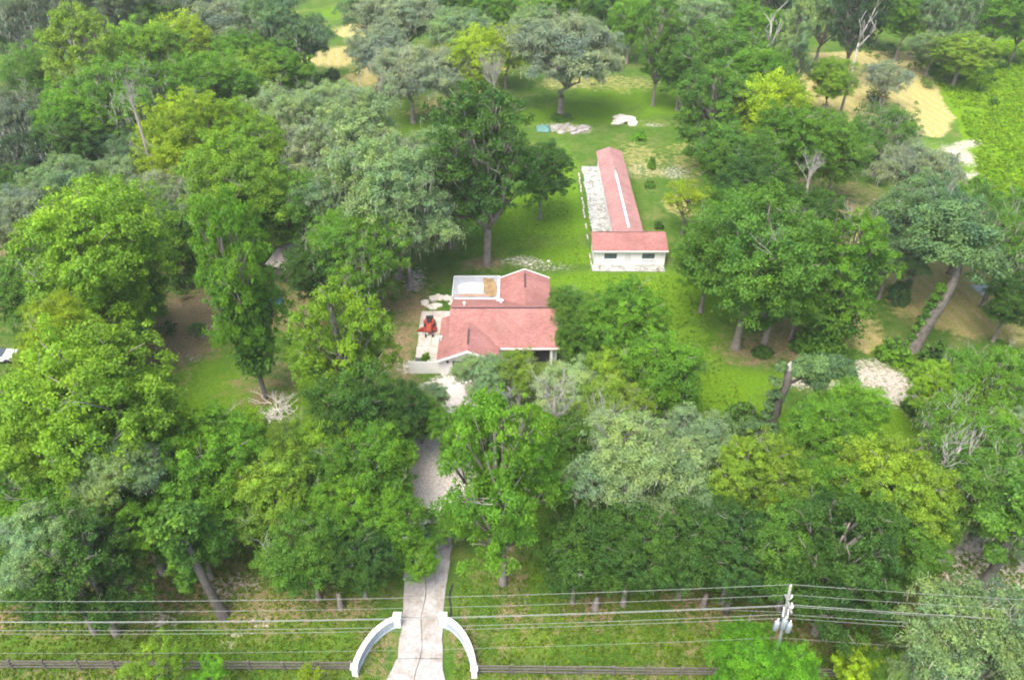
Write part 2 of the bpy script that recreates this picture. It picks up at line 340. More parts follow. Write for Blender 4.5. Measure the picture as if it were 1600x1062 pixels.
# ------------------------------------------------------------------ foliage generators
def unit(v): return v / np.maximum(np.linalg.norm(v, axis=-1, keepdims=True), 1e-9)
def leaf_cloud(r, C, rad, outn, tone, fresh, per, size, flat=.7, shell=.55, asp=1.6, droop=0.0):
    """C clump centres (n,3), rad (n,), outn outward (n,3): leaf quads around the clumps"""
    n = len(C); cnt = np.maximum(4, (per * (rad / rad.mean()) ** 2).astype(int)); I = np.repeat(np.arange(n), cnt); k = len(I)
    d = unit(r.normal(size=(k, 3))); d[:, 2] = np.where(d[:, 2] < -.25, -d[:, 2], d[:, 2])
    q = (shell + (1 - shell) * r.random(k)) * rad[I] * (.6 + .75 * r.random(k))
    O = C[I] + d * q[:, None] * np.array([1, 1, flat])
    nrm = unit(d * .35 + outn[I] * .35 + np.array([0, 0, .5]) + r.normal(size=(k, 3)) * .6)
    a = unit(np.cross(nrm, r.normal(size=(k, 3)))); a[:, 2] -= droop; a = unit(a)
    bb = unit(np.cross(nrm, a)); s = size * (.6 + .8 * r.random(k))[:, None]
    V = np.stack([O - a * s * asp * .5, O + bb * s * .42 - a * s * .05, O + a * s * asp * .5, O - bb * s * .42 + a * s * .08], 1)
    T = np.stack([tone[I], r.random(k), np.clip(fresh[I] * (.6 + .6 * r.random(k)), 0, 1), np.ones(k)], -1)
    return V, T
def cloud_mesh(name, parts, material):
    V = np.concatenate([p[0] for p in parts]); T = np.concatenate([p[1] for p in parts]); n = len(V)
    me = bpy.data.meshes.new(name); np_mesh(me, V.reshape(-1, 3), np.arange(n * 4).reshape(n, 4))
    ca = me.attributes.new("tone", 'FLOAT_COLOR', 'FACE'); ca.data.foreach_set("color", T.astype(np.float32).ravel())
    me.materials.append(material); return me

H0, R0 = 14.0, 6.0     # nominal height and crown radius of a prototype
def lobes_for(r, style):
    """centres and radii of the big masses of a crown"""
    out = []
    if style == 'dome':
        n = 18
        for i in range(n):
            z = .95 - 1.9 * (i + .5) / n; a = i * 2.4 + r.uniform(-.5, .5); q = math.sqrt(max(0, 1 - z * z))
            k = r.uniform(.56, .74)
            out.append((q * math.cos(a) * R0 * k, q * math.sin(a) * R0 * k, 9.2 + z * 4.0 * r.uniform(.8, 1.05), R0 * r.uniform(.30, .46)))
        out.append((0, 0, 9.6, R0 * .42))
    elif style == 'oak':
        n = 18
        for i in range(n):
            z = .95 - 1.75 * (i + .5) / n; a = i * 2.4 + r.uniform(-.6, .6); q = math.sqrt(max(0, 1 - z * z)); k = r.uniform(.58, .84)
            out.append((q * math.cos(a) * R0 * k, q * math.sin(a) * R0 * k, 9.4 + z * 3.6 * r.uniform(.7, 1.0), R0 * r.uniform(.26, .40)))
        out.append((0, 0, 10, R0 * .4))
    elif style in ('tall', 'high'):
        n = 30; z0 = 4.6 if style in ('tall', 'high') else 6.6
        for i in range(n):
            f = (i + .5) / n; zz = z0 + (13.2 - z0) * f; rr = R0 * .66 * (math.sin(math.pi * min(1, f * .8 + .16)) ** .6) * math.sqrt(r.uniform(.15, 1.25))
            a = i * 2.4 + r.uniform(-.6, .6)
            out.append((rr * math.cos(a), rr * math.sin(a), zz, R0 * r.uniform(.22, .38) * (1.1 - .35 * f)))
    elif style == 'open':
        n = 14
        for i in range(n):
            a = i * 2.4 + r.uniform(-.7, .7); k = r.uniform(.3, .85); zz = 9.8 + r.uniform(-3.2, 3) * (1.1 - k * .6)
            out.append((math.cos(a) * R0 * k, math.sin(a) * R0 * k, zz, R0 * r.uniform(.22, .36)))
    return out
def make_tree_proto(name, seed, style, lmat, bark, per, size, clump=.13, cpl=26, flat=.75, asp=1.6, droop=0, moss=0, dead=0, freshp=.35):
    r = np.random.default_rng(seed); rr = random.Random(seed)
    lobes = lobes_for(rr, style); C = []; RD = []; ON = []; TN = []; FR = []
    for (x, y, z, q) in lobes:
        c = np.array([x, y, z]); n = max(8, int(cpl * (q / (R0 * .36)) ** 2))
        lt = r.random(); lf = 1.0 if r.random() < freshp else 0.0
        d = unit(r.normal(size=(n * 2, 3))); d = d[d[:, 2] > -.45][:n]; n = len(d)
        rad = R0 * clump * (.5 + 1.0 * r.random(n) ** 1.5); far = np.where(r.random(n) < .18, 1.0 + .38 * r.random(n), .5 + .55 * r.random(n))
        cc = c + d * (q * far)[:, None] * np.array([1, 1, .75]) + r.normal(size=(n, 3)) * q * .07
        C.append(cc); RD.append(rad); ON.append(d); TN.append(np.clip(lt * .45 + .55 * r.random(n), 0, 1))
        FR.append(np.clip((d[:, 2] + .1) * .8, 0, 1) * (lf * .75 + .25 * r.random(n)) * (r.random(n) < .75))
    C, RD, ON, TN, FR = map(np.concatenate, (C, RD, ON, TN, FR))
    crown = cloud_mesh("crown", [leaf_cloud(r, C, RD, ON, TN, FR, per, size, flat, .5, asp, droop)], lmat)
    # trunk and limbs
    mb = MB(); top = 6.0 if style not in ('tall', 'high') else 12.0
    bend = [Vector((rr.uniform(-.25, .25) * i, rr.uniform(-.25, .25) * i, top * i / 4)) for i in range(5)]
    r0 = .42; tk = MB(); tp = bend[3]
    if style in ('tall', 'high'):
        tk.tube([bend[0] - Vector((0, 0, .4))] + [bend[0] + Vector((0, 0, .25))] + bend[1:], [r0 * 1.3, r0 * .9, r0 * .8, r0 * .7, r0 * .55, r0 * .3], 9)
    else:
        tk.tube([(0, 0, -.07), (0, 0, .04), (.0, .02, .33), (.03, 0, .66), (0, 0, 1.0)], [r0 * 1.5, r0 * 1.05, r0 * .85, r0 * .78, r0 * .66], 9)   # unit height, scaled per tree
        mb.tube([(0, 0, 2.9), (bend[2].x * .5, bend[2].y * .5, 3.8), bend[3], bend[4]], [r0 * .66, r0 * .62, r0 * .56, r0 * .4], 9)
    for (x, y, z, q) in lobes:
        e = Vector((x, y, z)); k = min(4, max(1, int(z / top * 2.2))) if style in ('tall', 'high') else rr.choice((3, 4))
        s = bend[max(k, 3) if style not in ('tall', 'high') else k]; mid = s.lerp(e, .5) + Vector((rr.uniform(-.5, .5), rr.uniform(-.5, .5), rr.uniform(-.2, .7)))
        mb.tube([s, s.lerp(mid, .5) + Vector((0, 0, .15)), mid, e], [.22, .17, .12, .06], 5)
        for j in range(4):
            tt = e + Vector((rr.uniform(-1, 1), rr.uniform(-1, 1), rr.uniform(-.3, 1))) * q * .9
            mb.tube([mid.lerp(e, .6), e.lerp(tt, .5) + Vector((0, 0, .1)), tt], [.07, .045, .015], 4)
    limbs = mb.mesh("limbs", bark, True); trunk = tk.mesh("trunk", bark, True)
    mossm = None
    if moss:
        sel = np.where(ON[:, 2] < .75)[0]; k = moss; I = r.choice(sel, k)
        O = C[I] + r.normal(size=(k, 3)) * (RD[I] * .45)[:, None]; O += ON[I] * (RD[I] * .55)[:, None]
        Ln = .3 + .8 * r.random(k) ** 2; w_ = .02 + .03 * r.random(k); a = r.random(k) * 6.28
        ax = np.stack([np.cos(a), np.sin(a), 0 * a], -1) * w_[:, None]; dn = np.stack([r.normal(size=k) * .1, r.normal(size=k) * .1, -Ln], -1)
        V = np.stack([O - ax, O + ax, O + dn + ax * .3, O + dn - ax * .3], 1); T = np.zeros((k, 4))
        mossm = cloud_mesh("hanging_moss", [(V, T)], MOSS)
    deadm = None
    if dead:
        mb = MB()
        for i in range(dead):
            x, y, z, q = lobes[rr.randrange(len(lobes))]; c = Vector((x, y, z)); d = Vector((rr.uniform(-1, 1), rr.uniform(-1, 1), rr.uniform(.1, 1))).normalized()
            twig(mb, rr, c + d * q * .35, d, q * rr.uniform(.7, 1.1), .035, 2)
        deadm = mb.mesh("bare_branches", BARK_PALE, True)
    return dict(name=name, style=style, limbs=limbs, crown=crown, trunk=trunk, moss=mossm, dead=deadm)
def twig(mb, rr, p, d, ln, rad, lev, up=.15):
    pts = [p]; q = p; dd = d.copy()
    for i in range(3):
        dd = (dd + Vector((rr.uniform(-.35, .35), rr.uniform(-.35, .35), rr.uniform(-.15, .25) + up * .3))).normalized(); q = q + dd * ln / 3; pts.append(q)
    mb.tube(pts, [rad, rad * .8, rad * .55, rad * .25], 4 if rad < .1 else 6)
    if lev > 0:
        for i in (1, 2, 2, 3):
            d2 = (dd + Vector((rr.uniform(-1, 1), rr.uniform(-1, 1), rr.uniform(-.4, .7)))).normalized()
            twig(mb, rr, pts[i], d2, ln * rr.uniform(.45, .7), rad * .5, lev - 1, up)

PR = {}
BP = [(72, .135, .085, 60), (56, .155, .11, 44), (72, .125, .075, 70), (62, .145, .095, 52), (50, .165, .12, 40)]      # leaf habit of each broadleaf
PR['B'] = [make_tree_proto('broadleaf_tree', 10 + i, 'dome', LEAF, BARK, *q, .8, 1.5, 0, 0, 3, .5) for i, q in enumerate(BP)]
PR['O'] = [make_tree_proto('oak_tree', 30 + i, 'oak', LEAF_OAK, BARK, 68, .125, .10, 50, .85, 2.1, .15, 2600, 8, .4) for i in range(4)]
PR['M'] = [make_tree_proto('oak_tree', 50 + i, 'oak', LEAF_OAK, BARK, 66, .12, .10, 42, .85, 2.1, .15, 5000, 16, .4) for i in range(2)]
PR['T'] = [make_tree_proto('tall_tree', 60 + i, 'tall', LEAF, BARK, 66, .14, .085, 36, .8, 1.5, 0, 0, 2, .4) for i in range(3)]
PR['H'] = [make_tree_proto('tall_tree', 80 + i, 'high', LEAF, BARK, 66, .14, .085, 34, .8, 1.5, 0, 0, 2, .4) for i in range(2)]
PR['P'] = [make_tree_proto('sapling_tree', 70 + i, 'open', LEAF, BARK_DARK, 60, .16, .10, 26, .8, 1.5, 0, 0, 0, .8) for i in range(2)]
print('foliage quads', sum(len(q['crown'].polygons) for v in PR.values() for q in v))
HC = {'H': .6, 'B': .665, 'O': .68, 'M': .68, 'T': .60, 'P': .68}
rt = random.Random(99); count = {}
TREES = []
def vscale(kind, r, h):
    s_ = r / R0
    if kind in 'TH': return h / (H0 * s_), 0.0
    vz = min(1.12, max(.7, h / (H0 * s_))); return vz, max(0.0, (h - H0 * s_ * vz) / (s_ * vz))
def chigh(kind, r, h):      # height of the crown's centre
    vz, dz = vscale(kind, r, h); return (dz + (9.2 if kind not in 'TH' else 8.9 if kind == 'T' else 9.9)) * r / R0 * vz
def plant(kind, x, y, r, h, col, label, cat="tree", group=None, moss=True, dead=True, bark=None, rz=None):
    pr = PR[kind]; i = count.get(kind, 0); count[kind] = i + 1; p = pr[i % len(pr)]
    s_ = r / R0; vz, dz = vscale(kind, r, h)
    e = empty(p['name'], (x, y, 0), rt.uniform(0, 6.28) if rz is None else rz, (s_, s_ * rt.uniform(.93, 1.07), s_ * vz))
    tag(e, label, cat, group)
    c = mesh_obj("crown", p['crown'], e); j = rt.uniform(.92, 1.08); c.location.z = dz
    c.color = (col[0] * j, col[1] * j, col[2] * j, 1)
    k = mesh_obj("trunk", p['trunk'], e)
    if kind not in 'TH': k.scale = (1, 1, 3.2 + dz)
    mesh_obj("limbs", p['limbs'], e).location.z = dz
    if moss and p['moss']:
        o = mesh_obj("hanging_moss", p['moss'], e); o.location.z = dz; o["kind"] = "stuff"
    if dead and p['dead']:
        o = mesh_obj("bare_branches", p['dead'], e); o.location.z = dz; o["kind"] = "stuff"
    TREES.append((x, y, r, h)); return e
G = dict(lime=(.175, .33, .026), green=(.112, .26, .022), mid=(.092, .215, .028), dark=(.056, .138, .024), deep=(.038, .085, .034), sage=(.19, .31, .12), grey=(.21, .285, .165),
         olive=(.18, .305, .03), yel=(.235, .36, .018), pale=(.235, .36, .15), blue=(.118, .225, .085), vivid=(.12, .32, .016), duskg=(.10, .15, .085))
def tree(cx, cy, rp, h, kind, col, label, base=None, **k):
    """crown centre surveyed at (cx, cy), or the foot of the trunk when base=True; rp crown radius in photo pixels"""
    r = rp * .08; h0 = h; rp = rp * 1.1
    for _ in range(6):
        if kind not in 'TH' and not base and h0 < 0: h = -h0
        elif kind not in 'TH' and not base: h = min(h0, (2.4 if kind in 'OM' else 2.6) * r)
        z = chigh(kind, r, h)
        if base: q = P(base[0], base[1]); c = Vector((q.x, q.y, z))
        else: c = P(cx, cy, z)
        r = rp * depth(c) / FPX
    return plant(kind, c.x, c.y, r, h, G[col] if isinstance(col, str) else col, label, **k)

# ------------------------------------------------------------------ driveway slabs
dr = empty("driveway", (0, 0, 0)); tag(dr, kind="structure")
rr = random.Random(5)
def xl(y):   # left and right edge of the concrete drive
    ys = [30, 32.3, 34, 37, 41.7, 45, 48.5]; l = [-10.6, -9.5, -8.85, -8.85, -9.2, -9.45, -9.5]; r_ = [-4.6, -5.1, -5.42, -5.6, -5.45, -5.3, -5.3]
    return np.interp(y, ys, l), np.interp(y, ys, r_)
cuts = [27.5, 30.4, 34.0, 37.6, 41.2, 44.9, 48.4]
for i in range(len(cuts) - 1):
    y0, y1 = cuts[i] + .03, cuts[i + 1] - .03
    for sde in (0, 1):
        o = []; g = .025
        n = 4
        for k in range(n + 1):
            y = y0 + (y1 - y0) * k / n; a, b2 = xl(y); mid = (a + b2) / 2 + .12 * math.sin(y * 1.3)
            o.append(((a + rr.uniform(-.07, .07)) if sde == 0 else mid + g, (mid - g) if sde == 0 else b2 + rr.uniform(-.07, .07), y))
        pts = [(q[1], q[2]) for q in o] + [(q[0], q[2]) for q in reversed(o)]
        h = .16 + rr.uniform(-.012, .012)
        MB().prism(pts, -.1, h).build("concrete_slab", CONC, dr, bevel=.015)
sd_m = concrete_mat("packed_sand_drive", (.48, .43, .38), (.68, .63, .57), (.34, .29, .23), .6, 0, .25)

def slab_grid(root, x0, x1, y0, y1, nx_, ny_, z, m, skew=0.0, jit=.03, gap=.03):
    for i in range(nx_):
        for j in range(ny_):
            a = x0 + (x1 - x0) * i / nx_ + gap; b2 = x0 + (x1 - x0) * (i + 1) / nx_ - gap
            c0 = y0 + (y1 - y0) * j / ny_ + gap; d = y0 + (y1 - y0) * (j + 1) / ny_ - gap
            q = [(a + rr.uniform(-jit, jit), c0 + rr.uniform(-jit, jit)), (b2 + rr.uniform(-jit, jit), c0 + rr.uniform(-jit, jit)), (b2 + rr.uniform(-jit, jit), d + rr.uniform(-jit, jit)), (a + rr.uniform(-jit, jit), d + rr.uniform(-jit, jit))]
            MB().prism(q, -.08, z + rr.uniform(-.012, .012)).build("concrete_slab", m, root)

# ------------------------------------------------------------------ roofs
def roof_prism(mb, x0, x1, y0, y1, ze, zr, axis_, th=.14, ridge=None):
    """closed gabled roof slab pair; axis_ 'x': ridge runs along x"""
    if axis_ == 'x':
        ym = (y0 + y1) / 2 if ridge is None else ridge
        for (ya, za, yb, zb) in ((y0, ze, ym, zr), (ym, zr, y1, ze)):
            mb.hexa([(x0, ya, za - th), (x1, ya, za - th), (x1, yb, zb - th), (x0, yb, zb - th), (x0, ya, za), (x1, ya, za), (x1, yb, zb), (x0, yb, zb)])
    else:
        xm = (x0 + x1) / 2 if ridge is None else ridge
        for (xa, za, xb, zb) in ((x0, ze, xm, zr), (xm, zr, x1, ze)):
            mb.hexa([(xa, y0, za - th), (xb, y0, zb - th), (xb, y1, zb - th), (xa, y1, za - th), (xa, y0, za), (xb, y0, zb), (xb, y1, zb), (xa, y1, za)])
    return mb
def gable_wall(x0, x1, y0, y1, ze, zr, axis_):
    mb = MB()
    if axis_ == 'y':
        xm = (x0 + x1) / 2; b = len(mb.v)
        for y in (y0, y1): mb.v += [(x0, y, 0), (x1, y, 0), (x1, y, ze), (xm, y, zr), (x0, y, ze)]
        mb.f += [(0, 1, 2, 3, 4), (9, 8, 7, 6, 5)] + [(i, (i + 1) % 5 + 0, (i + 1) % 5 + 5, i + 5) for i in range(5)]
    else:
        ym = (y0 + y1) / 2
        for x in (x0, x1): mb.v += [(x, y0, 0), (x, y1, 0), (x, y1, ze), (x, ym, zr), (x, y0, ze)]
        mb.f += [(0, 1, 2, 3, 4), (9, 8, 7, 6, 5)] + [(i, (i + 1) % 5, (i + 1) % 5 + 5, i + 5) for i in range(5)]
    return mb
def window(root, x0, x1, z0, z1, y, nx_, nz_, face=-1, frame=.07):
    """window in a wall facing -y"""
    f = MB()
    f.box(x0, y - .05, z0, x1, y + .02, z0 + frame); f.box(x0, y - .05, z1 - frame, x1, y + .02, z1)
    f.box(x0, y - .05, z0 + frame, x0 + frame, y + .02, z1 - frame); f.box(x1 - frame, y - .05, z0 + frame, x1, y + .02, z1 - frame)
    w_ = MB().box(x0 + .02, y - .012, z0 + .02, x1 - .02, y + .01, z1 - .02).build("window", DARK, root)
    f.build("frame", WHITE_TRIM, w_)
    dx = (x1 - x0 - frame) / nx_; dz = (z1 - z0 - frame) / nz_
    for i in range(nx_):
        for j in range(nz_):
            a = x0 + frame / 2 + dx * i; c0 = z0 + frame / 2 + dz * j
            MB().box(a + .04, y - .035, c0 + .035, a + dx - .04, y - .015, c0 + dz - .035).build("pane", GLASS_M, w_)
    MB().box(x0 - .08, y - .12, z0 - .07, x1 + .08, y + .01, z0 - .003).build("sill", WHITE_TRIM, w_)
RIDGE = simple("dark_ridge_vent", (.07, .045, .05), .8, .2)
FASCIA = simple("pale_fascia", (.62, .58, .57), .6, .1)

# ------------------------------------------------------------------ main house
hs = empty("house", (0, 70.9, 0)); tag(hs, "low white house with faded red shingle roof and flat grey rear section", "house")
def under(o, root=hs):
    o.parent = root; o.matrix_parent_inverse = Matrix.Translation(-root.location); return o
wall = under(gable_wall(-6.8, 5.1, 70.95, 79.75, 2.35, 4.2, 'x').build("wall", WHITE))
under(gable_wall(-7.95, -1.75, 68.4, 71.5, 2.35, 3.7, 'y').build("gable_wall", WHITE))
under(MB().box(-7.95, 71.52, 0, -6.82, 75.8, 2.3).build("side_wall", WHITE))
under(gable_wall(-1.3, 4.5, 79.8, 84.2, 2.5, 3.75, 'y').build("rear_wall", WHITE))
under(MB().box(-7.0, 79.8, 0, -1.62, 84.2, 2.72).build("flat_section_wall", WHITE))
rf = under(roof_prism(MB(), -7.15, 5.35, 70.36, 80.24, 2.5, 4.5, 'x').build("roof", RED_ROOF))
SL = 2 / 4.94
rfw = under(roof_prism(MB(), -8.32, -1.42, 67.95, 76.05, 2.5, 3.88, 'y').build("front_wing_roof", RED_ROOF))
rbw = under(roof_prism(MB(), -1.52, 4.72, 75.5, 84.55, 2.68, 3.97, 'y').build("rear_wing_roof", RED_ROOF))
def line_on(root, name, m, pts, rad=.05, wdt=.22):
    mb = MB()
    for a, b2 in zip(pts[:-1], pts[1:]):
        a = Vector(a); b2 = Vector(b2); d = (b2 - a).normalized(); s = d.cross(Vector((0, 0, 1))).normalized() * wdt / 2; u = Vector((0, 0, rad))
        mb.hexa([a - s - u * .2, b2 - s - u * .2, b2 + s - u * .2, a + s - u * .2, a - s + u, b2 - s + u, b2 + s + u, a + s + u])
    return under(mb.build(name, m), root)
line_on(hs, "ridge_cap", RIDGE, [(-7.0, 75.3, 4.5), (5.35, 75.3, 4.5)], .05, .2)
line_on(hs, "ridge_vent", RIDGE, [(-4.87, 69.2, 3.89), (-4.87, 72.0, 3.89)], .07, .2)
line_on(hs, "ridge_vent", RIDGE, [(1.6, 80.4, 3.98), (1.6, 83.6, 3.98)], .07, .22)
# fascias
f = MB(); f.box(-7.1, 70.2, 2.27, -1.5, 70.34, 2.46); f.box(-1.3, 70.2, 2.27, 5.35, 70.34, 2.46)
under(f.build("front_fascia", FASCIA))
for s, nm in ((67.84, "gable_trim"),):
    mb = MB(); yy = 67.93
    for xa, za, xb, zb in ((-8.36, 2.5, -4.87, 3.9), (-4.87, 3.9, -1.38, 2.5)):
        mb.hexa([(xa, s, za - .24), (xb, s, zb - .24), (xb, yy, zb - .24), (xa, yy, za - .24), (xa, s, za + .02), (xb, s, zb + .02), (xb, yy, zb + .02), (xa, yy, za + .02)])
    under(mb.build(nm, WHITE_TRIM))
mb = MB()
for xa, za, xb, zb in ((-1.56, 2.68, 1.6, 3.99), (1.6, 3.99, 4.76, 2.68)):
    mb.hexa([(xa, 84.57, za - .2), (xb, 84.57, zb - .2), (xb, 84.69, zb - .2), (xa, 84.69, za - .2), (xa, 84.57, za + .03), (xb, 84.57, zb + .03), (xb, 84.69, zb + .03), (xa, 84.69, za + .03)])
under(mb.build("rear_gable_trim", WHITE_TRIM))
under(MB().box(-1.72, 80.3, 2.66, -1.5, 84.6, 2.98).build("wall_flashing", WHITE_TRIM))
# flat section
MEMB = concrete_mat("grey_roof_membrane", (.22, .25, .28), (.31, .34, .37), (.20, .21, .21), .5, 0, .1)
under(MB().box(-7.2, 79.95, 2.74, -1.74, 84.45, 2.90).build("flat_roof", MEMB))
mb = MB(); mb.box(-7.3, 84.46, 2.7, -1.74, 84.6, 3.03); mb.box(-7.34, 79.9, 2.7, -7.21, 84.6, 3.03)
under(mb.build("parapet", simple("grey_metal_edge", (.42, .45, .48), .5, .1)))
def patch(name, m, cx, cy, rx, ry, z0, z1, seed, root=hs, n=22, am=.14):
    r = random.Random(seed); ph = [r.uniform(0, 6.3) for _ in range(4)]
    o = []
    for i in range(n):
        a = 2 * math.pi * i / n; k = 1 + am * math.sin(2 * a + ph[0]) + am * .6 * math.sin(5 * a + ph[1]) + r.uniform(-.05, .05)
        ca, sa = math.cos(a), math.sin(a); o.append((cx + rx * k * math.copysign(abs(ca) ** .7, ca), cy + ry * k * math.copysign(abs(sa) ** .7, sa)))
    return under(MB().prism(o, z0, z1).build(name, m), root)
patch("white_roof_coating", simple("white_roof_coating_paint", (.70, .70, .68), .6, .06), -5.0, 82.0, 1.55, 1.25, 2.895, 2.912, 4, am=.07)
patch("leaf_debris", simple("brown_leaf_debris", (.24, .17, .085), .95, .5, 1.5, bumpd=.03), -2.75, 82.2, .85, 2.1, 2.895, 2.93, 9)
patch("leaf_debris", simple("rust_leaf_debris", (.30, .17, .09), .95, .5, 2.5, bumpd=.03), -4.4, 80.32, 2.3, .22, 2.896, 2.925, 13)
# roof vents
def zmain(y): return 4.5 - abs(y - 75.3) * SL
for x, y, r_, h in ((-1.75, 78.9, .2, .45), (-1.3, 77.9, .26, .35), (-5.6, 76.5, .16, .4), (-8.05, 71.7, .16, .4)):
    z = zmain(y) if x > -7 else 2.62
    v = under(MB().tube([(x, y, z - .1), (x, y, z + h)], r_ * .7, 10).build("roof_vent", WHITE_TRIM))
    cp = MB().tube([(x, y, z + h), (x, y, z + h + .06), (x, y, z + h + .16)], [r_ * 1.15, r_ * 1.15, r_ * .3], 10).build("cap", WHITE_TRIM, v)
# front details
under(MB().box(.55, 70.9, .0, 4.3, 70.948, 2.25).build("porch_shade_panel", DARK))  # flat near-black panel on solid wall, paints the porch's shade
under(MB().box(4.35, 70.4, 0, 4.6, 70.65, 2.3).build("porch_post", WHITE_TRIM, bevel=.02))
under(MB().box(.4, 70.4, 0, .6, 70.6, 2.3).build("porch_post", WHITE_TRIM, bevel=.02))
window(hs, -.85, -.45, 1.3, 2.1, 70.94, 1, 2)
for o in list(hs.children):
    if o.name.startswith("window") and o.matrix_parent_inverse == Matrix.Identity(4): o.matrix_parent_inverse = Matrix.Translation(-hs.location)
under(MB().box(-6.6, 68.34, 0, -4.2, 68.39, 2.15).build("carport_shade_panel", DARK))  # dark sheet on the gable wall, painted in for the carport's shade
under(MB().box(-7.25, 68.3, 1.9, -7.0, 68.38, 2.2).build("wall_vent", DARK))

# ------------------------------------------------------------------ annex (long outbuilding)
an = empty("outbuilding", (15.7, 91.95, 0)); tag(an, "long white outbuilding with pale red L-shaped roof beyond the house", "outbuilding")
RED2 = shingle_mat("pale_red_shingles", (.36, .205, .19))
RED3 = shingle_mat("red_shingles_front_block", (.33, .155, .14))
A = lambda o: under(o, an)
A(gable_wall(11.1, 20.7, 91.95, 96.3, 2.4, 3.0, 'x').build("front_wall", WHITE))
A(gable_wall(14.35, 17.95, 96.35, 123.6, 2.35, 3.0, 'y').build("wall", WHITE))
fr_ = A(roof_prism(MB(), 10.8, 20.95, 91.5, 96.8, 2.55, 3.5, 'x', ridge=94.9).build("front_roof", RED3))
lr = A(roof_prism(MB(), 14.0, 18.3, 95.3, 124.0, 2.5, 3.28, 'y').build("long_roof", RED2))
line_on(an, "ridge_cap", RIDGE, [(11.5, 94.9, 3.5), (18.6, 94.9, 3.5)], .03, .12)
line_on(an, "white_ridge_vent", WHITE_TRIM, [(16.15, 96.6, 3.3), (16.15, 113.4, 3.3)], .1, .28)
v = A(MB().tube([(16.15, 115.2, 3.2), (16.15, 115.2, 3.85)], .1, 8).build("vent_pipe", simple("grey_vent", (.3, .3, .3), .6)))
A(MB().box(16.0, 113.6, 3.24, 16.3, 114.9, 3.34).build("ridge_patch", simple("grey_patch", (.38, .33, .33), .8)))
mb = MB().box(10.8, 91.38, 2.36, 20.95, 91.48, 2.55); A(mb.build("fascia", FASCIA))
for xa in (12.35, 17.45):
    window(an, xa, xa + 1.9, .98, 2.02, 91.94, 2, 2, frame=.1)
for o in an.children:
    if o.name.startswith("window"): o.matrix_parent_inverse = Matrix.Translation(-an.location)
dm = simple("pale_grey_door_paint", (.58, .60, .60), .6, .08)
d = A(MB().box(15.2, 91.88, .12, 16.05, 91.93, 2.1).build("door", dm))
mb = MB(); mb.box(15.1, 91.86, .1, 15.2, 91.94, 2.2); mb.box(16.05, 91.86, .1, 16.15, 91.94, 2.2); mb.box(15.2, 91.86, 2.1, 16.05, 91.94, 2.2)
mb.build("frame", WHITE_TRIM, d)
MB().tube([(15.95, 91.88, 1.05), (15.95, 91.8, 1.05)], .035, 6).build("handle", RIDGE, d)
wk = empty("walkway", (0, 0, 0)); tag(wk, kind="structure")
x = 10.75
for wd in (1.1, 3.1, 2.9, 2.75):
    MB().box(x + .02, 90.35 + rr.uniform(-.05, .05), -.1, x + wd - .02, 91.9, .13 + rr.uniform(-.01, .01)).build("concrete_slab", CONC_WHITE, wk, bevel=.02); x += wd
yd = empty("concrete_yard", (0, 0, 0)); tag(yd, kind="structure")
for j in range(9):
    y0, y1 = 97.1 + j * 2.92, 97.1 + (j + 1) * 2.92
    for i in range(2):
        x0, x1 = (11.65 + rr.uniform(-.12, .12), 13.0) if i == 0 else (13.04, 14.33)
        n = 5; le = [(x0 + (rr.uniform(-.12, .12) if i == 0 else 0), y0 + .02 + (y1 - y0 - .04) * k / n) for k in range(n + 1)]
        MB().prism([(x1, y0 + .02), (x1, y1 - .02)] + le[::-1], -.08, .1 + rr.uniform(-.01, .012)).build("concrete_slab", CONC_WHITE, yd)
kb = empty("broken_kerb", (10.9, 91.7, 0)); tag(kb, "low broken white kerb of stones beside the outbuilding yard", "kerb")
y = 91.9
while y < 120.5:
    ln = rr.uniform(.6, 1.7)
    if rr.random() < .62:
        x = 10.78 + (y - 91.7) * .007 + rr.uniform(-.06, .06); mtx = Matrix.Translation((x - 10.9, y - 91.7, 0)) @ Matrix.Rotation(rr.uniform(-.06, .06), 4, 'Z')
        MB().box(-.11, 0, -.05, .11, ln, .16 + rr.uniform(-.03, .04), mtx).build("kerb_stone", CONC_PATIO, kb, bevel=.03)
    y += ln + rr.uniform(.05, .5)

# ------------------------------------------------------------------ patio beside the house
pt = empty("patio", (0, 0, 0)); tag(pt, kind="structure")
slab_grid(pt, -11.2, -7.98, 69.2, 76.1, 2, 3, .1, CONC_PATIO)
slab_grid(pt, -11.3, -6.95, 76.1, 81.0, 3, 2, .1, CONC_PATIO)
def rock_pile(name, label, cat, cx, cy, rx, ry, n, m, s0, s1, seed, piece="broken_slab", hump=.3):
    r = random.Random(seed); root = empty(name, (cx, cy, 0)); tag(root, label, cat)
    for i in range(n):
        a = r.uniform(0, 6.28); k = math.sqrt(r.random()); x, y = rx * k * math.cos(a), ry * k * math.sin(a); s = r.uniform(s0, s1)
        q = r.randint(5, 7); M_ = Matrix.Translation((x, y, .05 + hump * (1 - k) * r.random())) @ Matrix.Rotation(r.uniform(0, 6.28), 4, 'Z') @ Matrix.Rotation(r.uniform(-.3, .3), 4, 'X')
        o = [(s * math.cos(6.28 * j / q) * r.uniform(.7, 1.1), s * .75 * math.sin(6.28 * j / q) * r.uniform(.7, 1.1)) for j in range(q)]
        mb = MB().prism(o, -.12, r.uniform(.1, .25) * min(1, s * 1.6)); mb.v = [tuple(M_ @ Vector(v)) for v in mb.v]
        mb.build(piece, m, root, bevel=.03)
    return root
ROCK = simple("pale_limestone", (.56, .53, .47), .9, .25, 2, bumpd=.03)
GREYROCK = simple("grey_rubble", (.36, .34, .33), .9, .3, 2, bumpd=.03)
rock_pile("broken_concrete_pile", "pile of broken pale concrete slabs at the far end of the patio", "rubble", -9.3, 83.0, 2.1, 1.5, 22, ROCK, .3, .75, 3)
